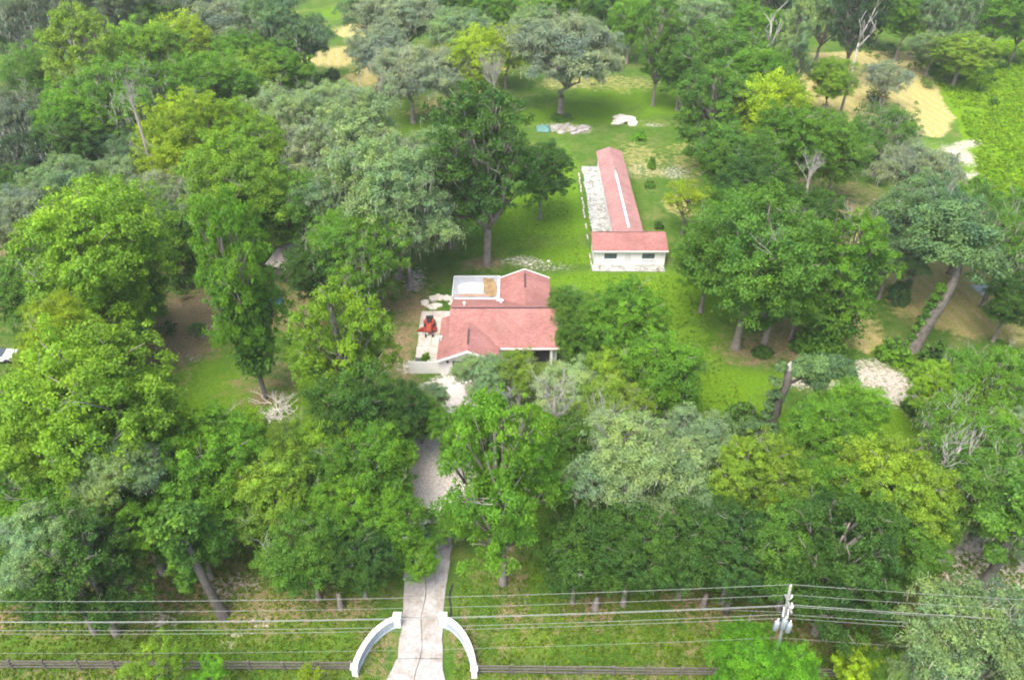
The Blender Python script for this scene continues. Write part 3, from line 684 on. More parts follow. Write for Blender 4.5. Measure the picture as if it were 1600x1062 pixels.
rock_pile("rock_pile", "pale rounded rock heap on grass beyond the outbuilding", "rocks", *P(975, 190)[:2], 2.4, 2.2, 20, ROCK, .5, 1.3, 5, "rock", .9)
rock_pile("rubble_heap", "flat grey rubble scatter behind the outbuilding beside teal tarp", "rubble", *P(893, 202)[:2], 3.6, 2.2, 24, GREYROCK, .3, .9, 6, "rock", .3)
rock_pile("stone_scatter", "scattered pale stones by the kerb behind the white house", "stones", *P(835, 412)[:2], 3.0, 1.2, 14, ROCK, .12, .35, 8, "stone", .05)

# white privacy panel
fp = empty("privacy_fence", (-9.4, 68.75, 0)); tag(fp, "white vertical board privacy fence closing the patio", "fence")
for i in range(27):
    x = -2.0 + i * .1495
    MB().box(x, -.02, .06, x + .143, .02, 1.78 + rr.uniform(-.006, .006)).build("board", WHITE_TRIM, fp)
for z in (.35, 1.4): MB().box(-2.0, .022, z, 2.03, .06, z + .09).build("rail", WHITE_TRIM, fp)
for x in (-2.1, 0, 2.04): MB().box(x, -.05 if x else .062, 0, x + .1, .08 if x else .16, 1.86).build("post", WHITE_TRIM, fp)

# wheelie bin + potted plant + AC + tractor
BIN = simple("dark_grey_plastic", (.06, .065, .08), .5, .15)
def wheelie(x, y, m, label, rz=0, s=1.0):
    root = empty("wheeled_bin", (x, y, .1), rz, (s, s, s)); tag(root, label, "bin")
    mb = MB().hexa([(-.24, -.28, .08), (.24, -.28, .08), (.24, .28, .08), (-.24, .28, .08), (-.3, -.36, 1.0), (.3, -.36, 1.0), (.3, .36, 1.0), (-.3, .36, 1.0)]); mb.build("body", m, root, bevel=.03)
    MB().hexa([(-.32, -.4, 1.01), (.32, -.4, 1.01), (.32, .38, 1.01), (-.32, .38, 1.01), (-.27, -.34, 1.08), (.27, -.34, 1.08), (.27, .34, 1.1), (-.27, .34, 1.1)]).build("lid", m, root, bevel=.02)
    MB().tube([(-.25, .43, .98), (.25, .43, .98)], .025, 6).build("handle", m, root)
    for sx in (-.27, .27): MB().tube([(sx - .03, .3, .11), (sx + .03, .3, .11)], .11, 12).build("wheel", BIN, root)
    return root
wheelie(-10.65, 69.9, BIN, "dark grey wheeled bin standing behind the white privacy fence")
wheelie(-8.15, 71.4, BIN, "small black bin at the house wall on the patio", .4, .8)
def potted(x, y, h, label, seed=1, wide=.6):
    r = np.random.default_rng(seed); root = empty("potted_plant", (x, y, .1)); tag(root, label, "plant")
    MB().tube([(0, 0, 0), (0, 0, .4), (0, 0, .42), (0, 0, .36)], [.2, .28, .3, .24], 12).build("pot", simple("terracotta_pot", (.3, .14, .08)), root)
    C = np.stack([r.normal(size=16) * wide * .3, r.normal(size=16) * wide * .3, .5 + r.random(16) * h], -1)
    o = mesh_obj("foliage", cloud_mesh("foliage", [leaf_cloud(r, C, np.full(16, wide * .35), unit(r.normal(size=(16, 3))), r.random(16), r.random(16) * .4, 60, .16, 1, .3, 2.4)], LEAF), root); o.color = (*G['green'], 1)
potted(-9.75, 69.8, 1.3, "tall leafy potted plant behind the white privacy fence", 2)
potted(-10.2, 69.75, .6, "short leafy potted plant between the bin and taller plant", 3, .4)

REDP = simple("faded_red_paint", (.28, .055, .035), .5, .25, 2); REDD = simple("dark_red_paint", (.22, .035, .025), .55, .3, 2); RUB = simple("black_rubber", (.03, .03, .032), .8, .2)
tr = empty("garden_tractor", (-9.95, 76.9, .1), R(3)); tag(tr, "red garden tractor with wide mower deck parked on the patio", "tractor")
MB().hexa([(-.32, -1.25, .55), (.32, -1.25, .55), (.38, .0, .55), (-.38, .0, .55), (-.26, -1.2, 1.02), (.26, -1.2, 1.02), (.33, .0, 1.12), (-.33, .0, 1.12)]).build("hood", REDP, tr, bevel=.06)
MB().box(-.42, -.02, .5, .42, 1.1, .66).build("body", REDP, tr, bevel=.04)
for s in (-1, 1):
    MB().hexa([(s * .45 - .14, .35, .66), (s * .45 + .14, .35, .66), (s * .45 + .14, 1.3, .66), (s * .45 - .14, 1.3, .66), (s * .45 - .12, .5, .98), (s * .45 + .12, .5, .98), (s * .45 + .12, 1.15, .98), (s * .45 - .12, 1.15, .98)]).build("fender", REDP, tr, bevel=.04)
    for (yw, rw, ww, xo) in ((.85, .42, .26, .56), (-1.3, .24, .16, .42)):
        wh = MB().tube([(s * xo - ww / 2, yw, rw), (s * xo + ww / 2, yw, rw)], rw, 18).build("wheel", RUB, tr, bevel=.03)
        MB().tube([(s * xo + s * ww / 2, yw, rw), (s * xo + s * (ww / 2 + .02), yw, rw)], rw * .5, 12).build("rim", REDD, wh)
MB().hexa([(-.85, -.55, .18), (.85, -.55, .18), (.95, .3, .18), (-.95, .3, .18), (-.7, -.45, .42), (.7, -.45, .42), (.8, .25, .42), (-.8, .25, .42)]).build("mower_deck", REDD, tr, bevel=.05)
MB().hexa([(-1.45, -.3, .15), (-.9, -.4, .16), (-.9, .25, .16), (-1.45, .05, .15), (-1.45, -.3, .2), (-.9, -.4, .36), (-.9, .25, .36), (-1.45, .05, .2)]).build("discharge_chute", REDD, tr)
MB().box(-.25, .55, .7, .25, 1.05, .82).build("seat", RUB, tr, bevel=.05)
MB().hexa([(-.24, 1.03, .82), (.24, 1.03, .82), (.24, 1.12, .82), (-.24, 1.12, .82), (-.2, 1.12, 1.25), (.2, 1.12, 1.25), (.2, 1.2, 1.25), (-.2, 1.2, 1.25)]).build("backrest", RUB, tr, bevel=.03)
MB().tube([(0, .0, 1.0), (0, .22, 1.25)], .025, 6).build("steering_column", RUB, tr)
ring = [(.2 * math.cos(a), .24 + .18 * math.sin(a), 1.27 + .07 * math.sin(a)) for a in [2 * math.pi * i / 14 for i in range(15)]]
MB().tube(ring, .022, 5).build("steering_wheel", RUB, tr)
MB().box(-.45, 1.35, .3, .45, 1.9, .95).build("grass_bag", RUB, tr, bevel=.08)

# ------------------------------------------------------------------ gate walls
STONE = simple("grey_wall_face", (.34, .40, .45), .8, .25, 1.2, bumpd=.02)
def gate_wall(sg, label):
    xi, xo, y0, y1 = (-9.15, -11.9, 32.75, 36.95) if sg < 0 else (-5.5, -2.85, 32.65, 36.95)
    cx = xi - sg * -0.0; root = empty("entrance_wall", ((xi + xo) / 2, (y0 + y1) / 2, 0)); tag(root, label, "wall", "curved entrance walls at the drive")
    ox, oy = root.location.x, root.location.y; n = 18; c = []
    for i in range(n + 1):
        a = math.pi / 2 * i / n; ex = xi + (xo - xi) * math.sin(a) ** 1.0; ey = y0 + (y1 - y0) * math.cos(a)
        lx = xi + (xo - xi) * i / n; ly = y1 + (y0 - y1) * i / n
        c.append(Vector((ex * .72 + lx * .28, ey * .72 + ly * .28, 0)))
    def strip(w_, z0, z1, name, m, root, bev=0):
        mb = MB(); L_, Rr = [], []
        for i, p in enumerate(c):
            d = (c[min(i + 1, n)] - c[max(i - 1, 0)]).normalized(); q = Vector((-d.y, d.x, 0)) * w_ / 2
            L_.append(p + q - Vector((ox, oy, 0))); Rr.append(p - q - Vector((ox, oy, 0)))
        b = 0
        for i in range(n + 1): mb.v += [(L_[i].x, L_[i].y, z0), (Rr[i].x, Rr[i].y, z0), (Rr[i].x, Rr[i].y, z1), (L_[i].x, L_[i].y, z1)]
        for i in range(n):
            for k in range(4): k2 = (k + 1) % 4; mb.f.append((i * 4 + k, i * 4 + k2, i * 4 + 4 + k2, i * 4 + 4 + k))
        mb.f += [(0, 1, 2, 3), (n * 4 + 3, n * 4 + 2, n * 4 + 1, n * 4)]
        return mb.build(name, m, root, bevel=bev)
    strip(.26, 0, 1.02, "wall_panel", STONE, root)
    strip(.40, 1.023, 1.16, "coping", WHITE_TRIM, root, .02)
    strip(.42, 0, .14, "plinth", STONE, root)
    for p, w_, h in ((c[0], .52, 1.3), (c[-1], .42, 1.08)):
        px, py = p.x - ox, p.y - oy
        pr = MB().box(px - w_ / 2, py - w_ / 2, 0, px + w_ / 2, py + w_ / 2, h).build("pier", WHITE, root, bevel=.02)
        MB().box(px - w_ / 2 - .07, py - w_ / 2 - .07, h + .002, px + w_ / 2 + .07, py + w_ / 2 + .07, h + .1).build("cap", WHITE_TRIM, pr, bevel=.02)
gate_wall(-1, "curved white entrance wall left of the concrete drive")
gate_wall(1, "curved white entrance wall right of the concrete drive")
sg_ = empty("sign_board", (-10.75, 36.6, 0), R(40)); tag(sg_, "small blank pale board lying behind the left entrance wall", "board")
MB().box(-.45, -.2, .05, .45, .2, .1).build("panel", WHITE_TRIM, sg_)

# black drainage pipe along the drive
pp = MB().tube([(-5.1 + .12 * math.sin(i * .9), 37.4 + i * .42, .12) for i in range(9)], .08, 7).build("drain_pipe", RUB); tag(pp, "black drain pipe lying along the right edge of the drive", "pipe")
pp = MB().tube([(-6.0 + .05 * i, 44.9 + i * .35, .22) for i in range(5)], .09, 7).build("drain_pipe", RUB); tag(pp, "short black pipe lying on the drive under the trees", "pipe")
# row of bins and bags beside the drive
BLUE = simple("blue_plastic", (.035, .13, .42), .45, .15)
wheelie(-7.5, 45.7, BLUE, "blue wheeled bin beside the drive under the trees", .5, 1.0)
def bag(x, y, m, label, s=.45, seed=0):
    r = random.Random(seed); bm = bmesh.new(); bmesh.ops.create_icosphere(bm, subdivisions=3, radius=s)
    for v in bm.verts:
        k = 1 + .12 * math.sin(v.co.x * 11 + seed) * math.sin(v.co.y * 9) + .08 * math.sin(v.co.z * 14 + seed)
        v.co *= k; v.co.z *= .8
        if v.co.z > s * .45: v.co.x *= .55; v.co.y *= .55; v.co.z += .08
        v.co.z += s * .72
    me = bpy.data.meshes.new("rubbish_bag"); bm.to_mesh(me); bm.free(); me.materials.append(m)
    for p_ in me.polygons: p_.use_smooth = True
    root = mesh_obj("rubbish_bag", me); root.location = (x, y, .02); tag(root, label, "bag"); return root
bag(-7.4, 46.6, RUB, "black rubbish bag next to the blue bin", .5, 1)
bag(-7.65, 47.4, WHITE_TRIM, "white rubbish bag behind the first black bag by the drive", .42, 2)
bag(-7.7, 48.2, RUB, "black rubbish bag farthest from the blue bin, behind the white one", .5, 3)

# ------------------------------------------------------------------ rail fence along the road
WOOD = simple("grey_weathered_timber", (.12, .11, .095), .9, .35, 3, bumpd=.02)
def rail_fence(x0, x1, ya, yb, label):
    root = empty("rail_fence", (x0, ya, 0)); tag(root, label, "fence", "rail fences along the road")
    n = round((x1 - x0) / 2.56); st = (x1 - x0) / n
    ps = MB().box(-.09, -.08, -.1, .09, .08, 1.22).mesh("post", WOOD)
    rails = [MB().box(.1, -.04, -.07, st - .1, .03, .07).mesh("rail", WOOD)]
    an_ = math.atan2(yb - ya, x1 - x0)
    for i in range(n + 1):
        o = mesh_obj("post", ps, root); o.location = (i * st, (yb - ya) * i / n + rr.uniform(-.03, .03), rr.uniform(-.05, .05)); o.rotation_euler = (rr.uniform(-.03, .03), rr.uniform(-.05, .05), 0)
        if i < n:
            for z in (.3, .68, 1.06):
                o = mesh_obj("rail", rails[0], root); o.location = (i * st, (yb - ya) * i / n - .0, z + rr.uniform(-.03, .03)); o.rotation_euler = (rr.uniform(-.1, .1), rr.uniform(-.012, .012), an_)
rail_fence(-43.5, -12.2, 33.25, 33.1, "three-rail weathered timber fence left of the entrance walls")
rail_fence(-2.6, 38.5, 32.85, 32.35, "three-rail weathered timber fence right of the entrance walls")

# ------------------------------------------------------------------ power pole and lines
GALV = simple("galvanised_grey_metal", (.27, .31, .35), .45, .15, metal=.2); CREAM = simple("pale_pole", (.22, .235, .21), .8, .2, 2)
PX, PY = 18.75, 31.9
po = empty("utility_pole", (PX, PY, 0)); tag(po, "pale utility pole with crossarm and grey transformers above the green shrub", "pole")
MB().tube([(0.5, 0, -.5), (.2, 0, 6), (-.35, 0, 12.3)], [.16, .13, .09], 12).build("shaft", CREAM, po, True)
arm = MB().box(-.36, -1.1, 10.75, -.22, .35, 10.88).build("crossarm", CREAM, po)
for dy, z in ((.0, 12.1), (-.5, 11.7), (-1.0, 11.3)):
    MB().tube([(-.3, dy * .6, z - .5), (-.31, dy, z - .1), (-.32, dy, z + .1), (-.33, dy, z + .28)], [.05, .04, .08, .04], 8).build("insulator", WHITE_TRIM, po)
for k, (dx, dy, z) in enumerate(((-.15, -.42, 8.7), (.25, -.45, 8.3), (-.55, -.3, 8.3))):
    c_ = MB().tube([(dx, dy, z - .55), (dx, dy, z - .5), (dx, dy, z + .32), (dx, dy, z + .4)], [.17, .2, .2, .15], 14).build("transformer", GALV, po, True)
    MB().tube([(dx, dy, z + .4), (dx, dy, z + .7)], .05, 6).build("bushing", WHITE_TRIM, c_)
for dx, z in ((.12, 10.2), (-.3, 9.7), (.05, 9.5)):
    MB().tube([(dx, -.25, z - .5), (dx - .12, -.25, z + .5)], .06, 6).build("fuse_holder", WHITE_TRIM, po)
MB().tube([(-.1, 0, 9.3), (-4.9, 6.6, .1)], .018, 5).build("guy_wire", CREAM, po)
WIRE = simple("aluminium_wire", (.24, .26, .24), .5, .1)
# each line: pole height, offset across, left end height (next pole, out of frame), thickness
lines = [(12.4, 0, .013, "topmost thin pale power line from the pole", -.33), (11.98, -.5, .011, "second thin power line from the top", -.33), (11.6, -1.0, .020, "thick pale power line third from the top", -.33),
         (10.15, -.1, .013, "thin power line fourth from the top", -.2), (9.3, -.15, .014, "thin power line fifth from the top just above the transformers", -.1), (8.95, -.2, .012, "faint cable at the transformers, sixth from the top", -.1), (6.6, -.2, .009, "lowest, hardly visible cable just above the lawn fence", -.1)]
for z, dy, rad, lab, dx in lines:
    pts = []
    for (xa, ya, xb, yb, sag) in ((-66, 30.9, PX + dx, PY, 1.5),):
        for i in range(33):
            f = i / 32; pts.append((xa + (xb - xa) * f, ya + (yb - ya) * f + dy, z + .75 * (1 - f) - 4 * sag * f * (1 - f)))
    for i in range(1, 17):
        f = i / 32; pts.append((PX + dx + 62 * f, PY + dy - 2.6 * f, z - 4 * 1.0 * f * (1 - f)))
    o = MB().tube(pts, rad, 5).build("power_line", WIRE); tag(o, lab, "power line", "power lines over the road edge")

# ------------------------------------------------------------------ sheds, tarp, metal sheets, car
RUST = simple("streaked_roof_metal", (.50, .43, .43), .7, .45, .8, bumpd=.02); OLDW = simple("old_dark_boards", (.12, .12, .11), .9, .3)
def shed(name, cx, cy, w_, d_, h, rot, label, rm, ridge=.9):
    root = empty(name, (cx, cy, 0), R(rot)); tag(root, label, "shed")
    gable_wall(-w_ / 2, w_ / 2, -d_ / 2, d_ / 2, h, h + ridge * .8, 'x').build("wall", OLDW, root)
    n = int((w_ + .8) / .62)
    for i in range(n):
        a = -w_ / 2 - .4 + i * .62; roof_prism(MB(), a, a + .6, -d_ / 2 - .35, d_ / 2 + .35, h + .12 + rr.uniform(0, .02), h + ridge + .12, 'x', .05).build("roof_panel", rm, root)
    MB().box(-.5, -d_ / 2 - .03, 0, .4, -d_ / 2 - .003, 2).build("door", WOOD, root)
q = P(462, 402, 2.5); shed("shed", q.x, q.y, 4.6, 5.2, 2.3, -25, "small weathered shed with streaked pinkish metal roof under the left trees", RUST)
q = P(68, 388, 2.5); shed("shed", q.x, q.y, 4.0, 4, 2.3, 8, "small shed with white roof glimpsed between crowns at far left", WHITE_TRIM)
def tarp(cx, cy, w_, d_, m, label, hmp=.5, rot=0, seed=1):
    n = 14; mb = MB(); r = random.Random(seed); ph = [r.uniform(0, 6) for _ in range(4)]
    for i in range(n + 1):
        for j in range(n + 1):
            u, v = i / n - .5, j / n - .5; e = max(abs(u), abs(v)) * 2
            z = .05 + hmp * (1 - e ** 3) * (.7 + .3 * math.sin(u * 9 + ph[0]) * math.cos(v * 8 + ph[1])) + .03 * math.sin(u * 30 + v * 17 + ph[2])
            mb.v.append((u * w_ * (1 + .06 * math.sin(v * 9 + ph[3])), v * d_ * (1 + .06 * math.sin(u * 8)), max(.03, z)))
    for i in range(n):
        for j in range(n): a = i * (n + 1) + j; mb.f.append((a, a + n + 1, a + n + 2, a + 1))
    o = mb.build("tarpaulin", m, None, True); o.location = (cx, cy, 0); o.rotation_euler.z = R(rot)
    so = o.modifiers.new("thick", 'SOLIDIFY'); so.thickness = .02
    tag(o, label, "tarpaulin")
q = P(849, 202); tarp(q.x, q.y, 2.6, 3.0, simple("teal_tarp", (.10, .22, .20), .6, .2), "teal tarpaulin beside the grey rubble behind the tall dark tree", .6)
q = P(428, 472); tarp(q.x, q.y, 2.4, 2.4, simple("blue_tarp", (.02, .09, .24), .6, .2), "dark blue tarpaulin under trees near the weathered shed", .7, 20)
q = P(1540, 452); tarp(q.x, q.y, 3.0, 2.4, simple("grey_blue_sheet", (.38, .43, .44), .5, .2), "pale grey sheet lying in the straw on the right", .25, 10)
# white car at the far left edge
CARW = simple("white_car_paint", (.75, .76, .77), .25, .04)
q = P(6, 549, 1.3); cr = empty("parked_car", (q.x - 1.2, q.y, 0), R(8)); tag(cr, "white parked car peeking out between trees at the left edge", "car")
prof = [(-2.2, .35), (-2.2, .8), (-1.9, .95), (-1.3, 1.0), (1.0, .98), (1.7, .9), (2.2, .75), (2.25, .35)]
def side_extrude(prof, w0, name, m, root, w1=None):
    mb = MB(); n = len(prof); mb.v = [(x, -w0, z) for x, z in prof] + [(x, w0, z) for x, z in prof]
    mb.f = [tuple(range(n)), tuple(n + i for i in reversed(range(n)))] + [(i, i + n, (i + 1) % n + n, (i + 1) % n) for i in range(n)]
    return mb.build(name, m, root, bevel=.06)
side_extrude(prof, .88, "body", CARW, cr)
MB().hexa([(-1.4, -.8, .98), (1.1, -.8, .97), (1.1, .8, .97), (-1.4, .8, .98), (-.9, -.62, 1.42), (.35, -.62, 1.42), (.35, .62, 1.42), (-.9, .62, 1.42)]).build("window_band", GLASS_M, cr, bevel=.04)
MB().hexa([(-.95, -.64, 1.421), (.4, -.64, 1.421), (.4, .64, 1.421), (-.95, .64, 1.421), (-.8, -.55, 1.47), (.3, -.55, 1.47), (.3, .55, 1.47), (-.8, .55, 1.47)]).build("roof", CARW, cr, bevel=.02)
for x in (-1.35, 1.4):
    for s in (-1, 1): MB().tube([(x, s * .74, .33), (x, s * .92, .33)], .33, 18).build("wheel", RUB, cr)
for s in (-1, 1):
    MB().box(2.2, s * .65 - .15, .6, 2.27, s * .65 + .15, .72).build("headlight", GALV, cr)

# ------------------------------------------------------------------ trees
def rows(group, data):
    for d in data:
        kind, cx, cy, rp, h, col, label = d[:7]
        tree(cx, cy, rp, h, kind, col, label, base=d[7] if len(d) > 7 else None, group=group)
rows("trees on the lower left side", [
 ('B', 150, 650, 135, 23, 'lime', "largest lime-green tree, its rounded tufts filling the left edge below the clearing"),
 ('B', 60, 760, 85, 18, 'green', "green tree under the large lime tree at the left edge"),
 ('B', 215, 800, 80, 18, 'green', "leafy green tree below the large lime-green one, above the wires"),
 ('O', 185, 735, 58, -15, 'sage', "grey-green feathery crown set between two bright trees at lower left"),
 ('O', 72, 850, 66, -14, 'sage', "sage crown at the left edge just above the power lines"),
 ('B', 15, 850, 55, 15, 'mid', "half-hidden green tree at the left edge beside the sage crown"),
 ('T', 125, 880, 100, 14, 'dark', "dark green tree whose low branches hang across the power lines at left"),
 ('B', 20, 800, 42, 18, 'yel', "small yellow-green crown at the left edge above the sage crown"),
 ('B', 330, 735, 88, 19, 'green', "bright green crown over the leaning trunk at lower left"),
 ('B', 300, 820, 70, 15, 'mid', "mid-green crown low over brown litter, left of the leaning trunk"),
 ('B', 280, 715, 46, 17, 'lime', "lime crown at the lower edge of the left clearing"),
 ('B', 415, 765, 72, 19, 'olive', "olive-yellow rounded crown midway between left clearing and drive"),
 ('O', 455, 705, 52, 16, 'olive', "olive crown with a bare pale limb below the white brush heap"),
 ('B', 380, 690, 45, 17, 'lime', "lime crown directly below the white brush heap"),
 ('B', 535, 815, 60, 17, 'green', "green rounded crown left of the drive, lower one"),
 ('B', 480, 860, 66, 14, 'mid', "mid-green crown hanging low over the lawn left of the drive"),
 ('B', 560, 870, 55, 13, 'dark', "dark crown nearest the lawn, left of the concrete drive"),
 ('B', 575, 735, 66, 19, 'green', "green crown left of the sandy drive, upper one"),
 ('B', 615, 825, 50, 15, 'green', "crown overhanging the left half of the concrete drive"),
 ('B', 490, 770, 55, 16, 'mid', "mid-green crown between the olive crowns and the drive"),
 ('B', 648, 868, 36, 11, 'green', "small crown reaching over the concrete drive just before the sandy drive"),
 ('B', 596, 780, 46, 15, 'lime', "lime crown left of the bend between sandy and concrete drive"),
 ('B', 30, 905, 40, 10, 'mid', "low green crown at the left edge touching the topmost power line"),
 ('B', 520, 700, 50, 18, 'lime', "lime crown right of the bare pale limb"),
])
rows("trees around the left clearing", [
 ('B', 112, 560, 72, 17, 'olive', "yellow-topped crown behind the largest lime tree at left edge"),
 ('B', 92, 512, 50, -19, 'yel', "yellow-green crown at left, above the largest lime tree"),
 ('B', 20, 650, 55, 16, 'mid', "green crown at left edge between yellow crown and largest lime tree"),
 ('B', 155, 395, 112, 23, 'lime', "broad lime-green tree left of the clearing, halfway up the photo"),
 ('B', 185, 500, 60, 17, 'green', "green tree on the left border of the clearing"),
 ('B', 70, 455, 75, 17, 'mid', "mid-green crown at left below the broad lime tree"),
 ('B', 215, 455, 38, 14, 'dark', "dark low tree at the shaded corner of the clearing"),
 ('B', 165, 550, 42, 17, 'lime', "small lime crown tucked above the largest lime tree"),
 ('H', 398, 400, 68, 25, 'green', "tall ivy-clad tree standing right of the clearing on a pale trunk", (415, 622)),
 ('B', 372, 300, 78, 21, 'lime', "yellow-tipped bright crown behind the tall ivy-clad tree"),
 ('B', 350, 375, 32, 22, 'yel', "vivid yellow crown left of the tall ivy-clad tree"),
 ('B', 455, 330, 60, 18, 'mid', "mid-green crown behind the weathered shed"),
 ('B', 505, 430, 55, 16, 'dark', "dark tree beside the weathered shed, left of the big sage oaks"),
 ('B', 270, 370, 42, 16, 'mid', "green tree at the top of the clearing"),
 ('T', 532, 535, 80, 18, 'lime', "lime tree standing left of the patio, over brown litter"),
 ('B', 500, 570, 45, 16, 'lime', "small lime crown left of the patio tree"),
 ('B', 555, 640, 66, 17, 'dark', "dark green crown below the white privacy fence"),
 ('B', 620, 650, 50, 15, 'dark', "deep green crown left of the sandy forecourt"),
 ('B', 600, 690, 45, 16, 'mid', "mid-green crown between fence and sandy drive"),
])
rows("trees between the entrance and the house", [
 ('H', 770, 690, 104, 21, 'green', "tall bright tree with slim grey trunk right of the concrete drive", (786, 912)),
 ('O', 655, 650, 34, 13, 'green', "feathery green crown over the left half of the sandy forecourt"),
 ('O', 698, 822, 30, 8, 'green', "small green crown where the sandy drive meets the concrete"),
 ('B', 715, 672, 42, 15, 'green', "bright crown in front of the house, over the sandy forecourt"),
 ('B', 820, 700, 60, 17, 'lime', "lime crown right of the slim grey trunk"),
 ('O', 752, 590, 40, 11, 'sage', "light sage tree against the front wall of the house"),
 ('O', 672, 628, 30, 10, 'sage', "small sage crown beside the sandy forecourt"),
 ('O', 812, 588, 40, 10, 'olive', "olive oak in front of the dark porch"),
 ('M', 895, 620, 56, 15, 'pale', "pale moss-draped tree at the right end of the house front"),
 ('B', 950, 590, 46, 15, 'olive', "yellowish crown right of the pale moss-draped tree"),
 ('O', 955, 650, 60, 16, 'olive', "olive moss-flecked oak below the pale tree"),
 ('B', 975, 510, 66, 14, 'green', "broad green tree covering the right end of the red roof"),
 ('B', 885, 482, 32, 12, 'mid', "round mid-green tree touching the right edge of the red roof"),
 ('B', 915, 530, 44, 13, 'mid', "green crown hiding the right corner of the house"),
 ('B', 1000, 475, 28, 14, 'yel', "yellow-green crown topping the trees right of the house"),
 ('B', 1035, 590, 62, 15, 'green', "round green tree at the edge of the right lawn"),
 ('B', 1045, 640, 42, 13, 'mid', "small green tree at lower edge of the right lawn"),
 ('B', 1000, 545, 48, 14, 'mid', "mid-green crown between house and right lawn"),
 ('B', 870, 700, 55, 15, 'mid', "mid-green crown in the middle below the pale tree"),
])
rows("trees along the lower right", [
 ('O', 985, 735, 92, 21, 'pale', "large pale sage oak right of the slim grey trunk"),
 ('O', 1070, 790, 66, 18, 'sage', "sage oak right of the large pale one"),
 ('B', 915, 790, 55, 17, 'mid', "green crown left of the large pale sage oak"),
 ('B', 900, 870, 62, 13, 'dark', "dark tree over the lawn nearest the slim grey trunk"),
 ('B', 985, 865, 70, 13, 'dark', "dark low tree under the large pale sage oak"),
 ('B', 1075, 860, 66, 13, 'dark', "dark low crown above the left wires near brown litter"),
 ('O', 1080, 690, 55, 17, 'pale', "light grey-green crown at the bottom of the right lawn"),
 ('B', 1185, 760, 76, 20, 'olive', "olive crown with a bare white limb beneath it"),
 ('O', 1250, 742, 58, 17, 'olive', "olive feathery oak just below the leaning broken trunk"),
 ('B', 1290, 700, 66, 18, 'green', "green crown left of the sandy patch"),
 ('B', 1335, 650, 50, 15, 'green', "small green crown beside the sandy patch"),
 ('B', 1390, 770, 84, 20, 'olive', "yellow-green broad crown at lower right"),
 ('B', 1290, 790, 70, 18, 'green', "green crown between the two olive ones at lower right"),
 ('B', 1150, 860, 72, 14, 'dark', "dark crown below the bare white limb"),
 ('B', 1245, 865, 76, 15, 'mid', "mid-green crown right behind the utility pole top"),
 ('T', 1320, 870, 110, 15, 'dark', "dark green tree right of the utility pole, its low branches behind the wires"),
 ('B', 1425, 850, 62, 15, 'mid', "green tree left of the grey sandy patch at right"),
 ('O', 1540, 770, 76, 20, 'mid', "dark sage oak at the right edge above the grey sandy patch"),
 ('M', 1515, 690, 72, 20, 'green', "mossy oak below the bare bleached branches at right"),
 ('O', 1590, 690, 60, 20, 'sage', "sage crown at the right edge level with the bleached branches"),
 ('B', 1470, 610, 48, 18, 'lime', "bright crown just right of the sandy patch"),
 ('O', 1530, 600, 60, 19, 'green', "grey-tipped green crown above the bleached branches"),
 ('B', 1590, 590, 45, 18, 'green', "green crown at the right edge above the sage one"),
 ('O', 1590, 820, 50, 17, 'sage', "sage crown at the right edge over the leaning dark trunk"),
 ('O', 1455, 720, 46, 16, 'mid', "mid-green oak left of the bleached branches"),
 ('B', 1370, 900, 45, 12, 'dark', "small dark tree behind the right-hand wires"),
])
rows("trees beyond the road edge", [
 ('O', 1540, 1010, 105, 24, 'sage', "nearest big pale oak filling the bottom right corner"),
 ('O', 1470, 1050, 60, 20, 'sage', "pale oak crown at the bottom, left part of the corner oak group"),
 ('B', 1165, 1035, 55, 9, 'vivid', "vivid green shrubby tree at the foot of the utility pole"),
 ('B', 1235, 1055, 45, 8, 'vivid', "vivid green shrubby tree right of the pole foot"),
 ('B', 1430, 1065, 42, 9, 'lime', "lime crown at bottom edge beside the corner oak"),
 ('B', 1385, 1050, 32, 7, 'mid', "small green bush tree between yellow shrub and corner oak"),
 ('P', 245, 1052, 50, 8, 'lime', "lime sapling rising in front of the left fence"),
 ('P', 320, 1060, 34, 6, 'vivid', "small vivid sapling right of the lime one by the left fence"),
 ('P', 485, 1058, 20, 6, 'yel', "tiny yellow-green treetop at the bottom edge near the left wall"),
])
rows("big sage oaks behind the house", [
 ('O', 690, 270, 72, 19, 'sage', "sage oak touching the left side of the tall dark tree"),
 ('O', 610, 300, 92, 21, 'sage', "largest sage oak, in the middle of the grey-green mass"),
 ('O', 560, 215, 72, 19, 'pale', "pale sage oak at the top of the grey-green mass"),
 ('O', 632, 348, 70, 19, 'sage', "sage oak above the flat grey roof"),
 ('O', 560, 390, 72, 18, 'green', "green-grey oak right of the weathered shed"),
 ('O', 570, 432, 44, 13, 'mid', "mid-green low oak at the lower end of the grey-green mass"),
 ('O', 500, 330, 62, 17, 'sage', "sage oak above the weathered shed"),
 ('M', 470, 245, 55, 17, 'grey', "grey moss-draped oak at the left of the sage mass"),
 ('M', 530, 175, 50, 16, 'pale', "silvery mossy oak below the straw clearing"),
 ('M', 445, 180, 55, 17, 'pale', "silver-grey mossy crown left of the straw clearing"),
 ('O', 700, 325, 42, 17, 'mid', "mid-green oak just left of the tall dark trunk"),
])
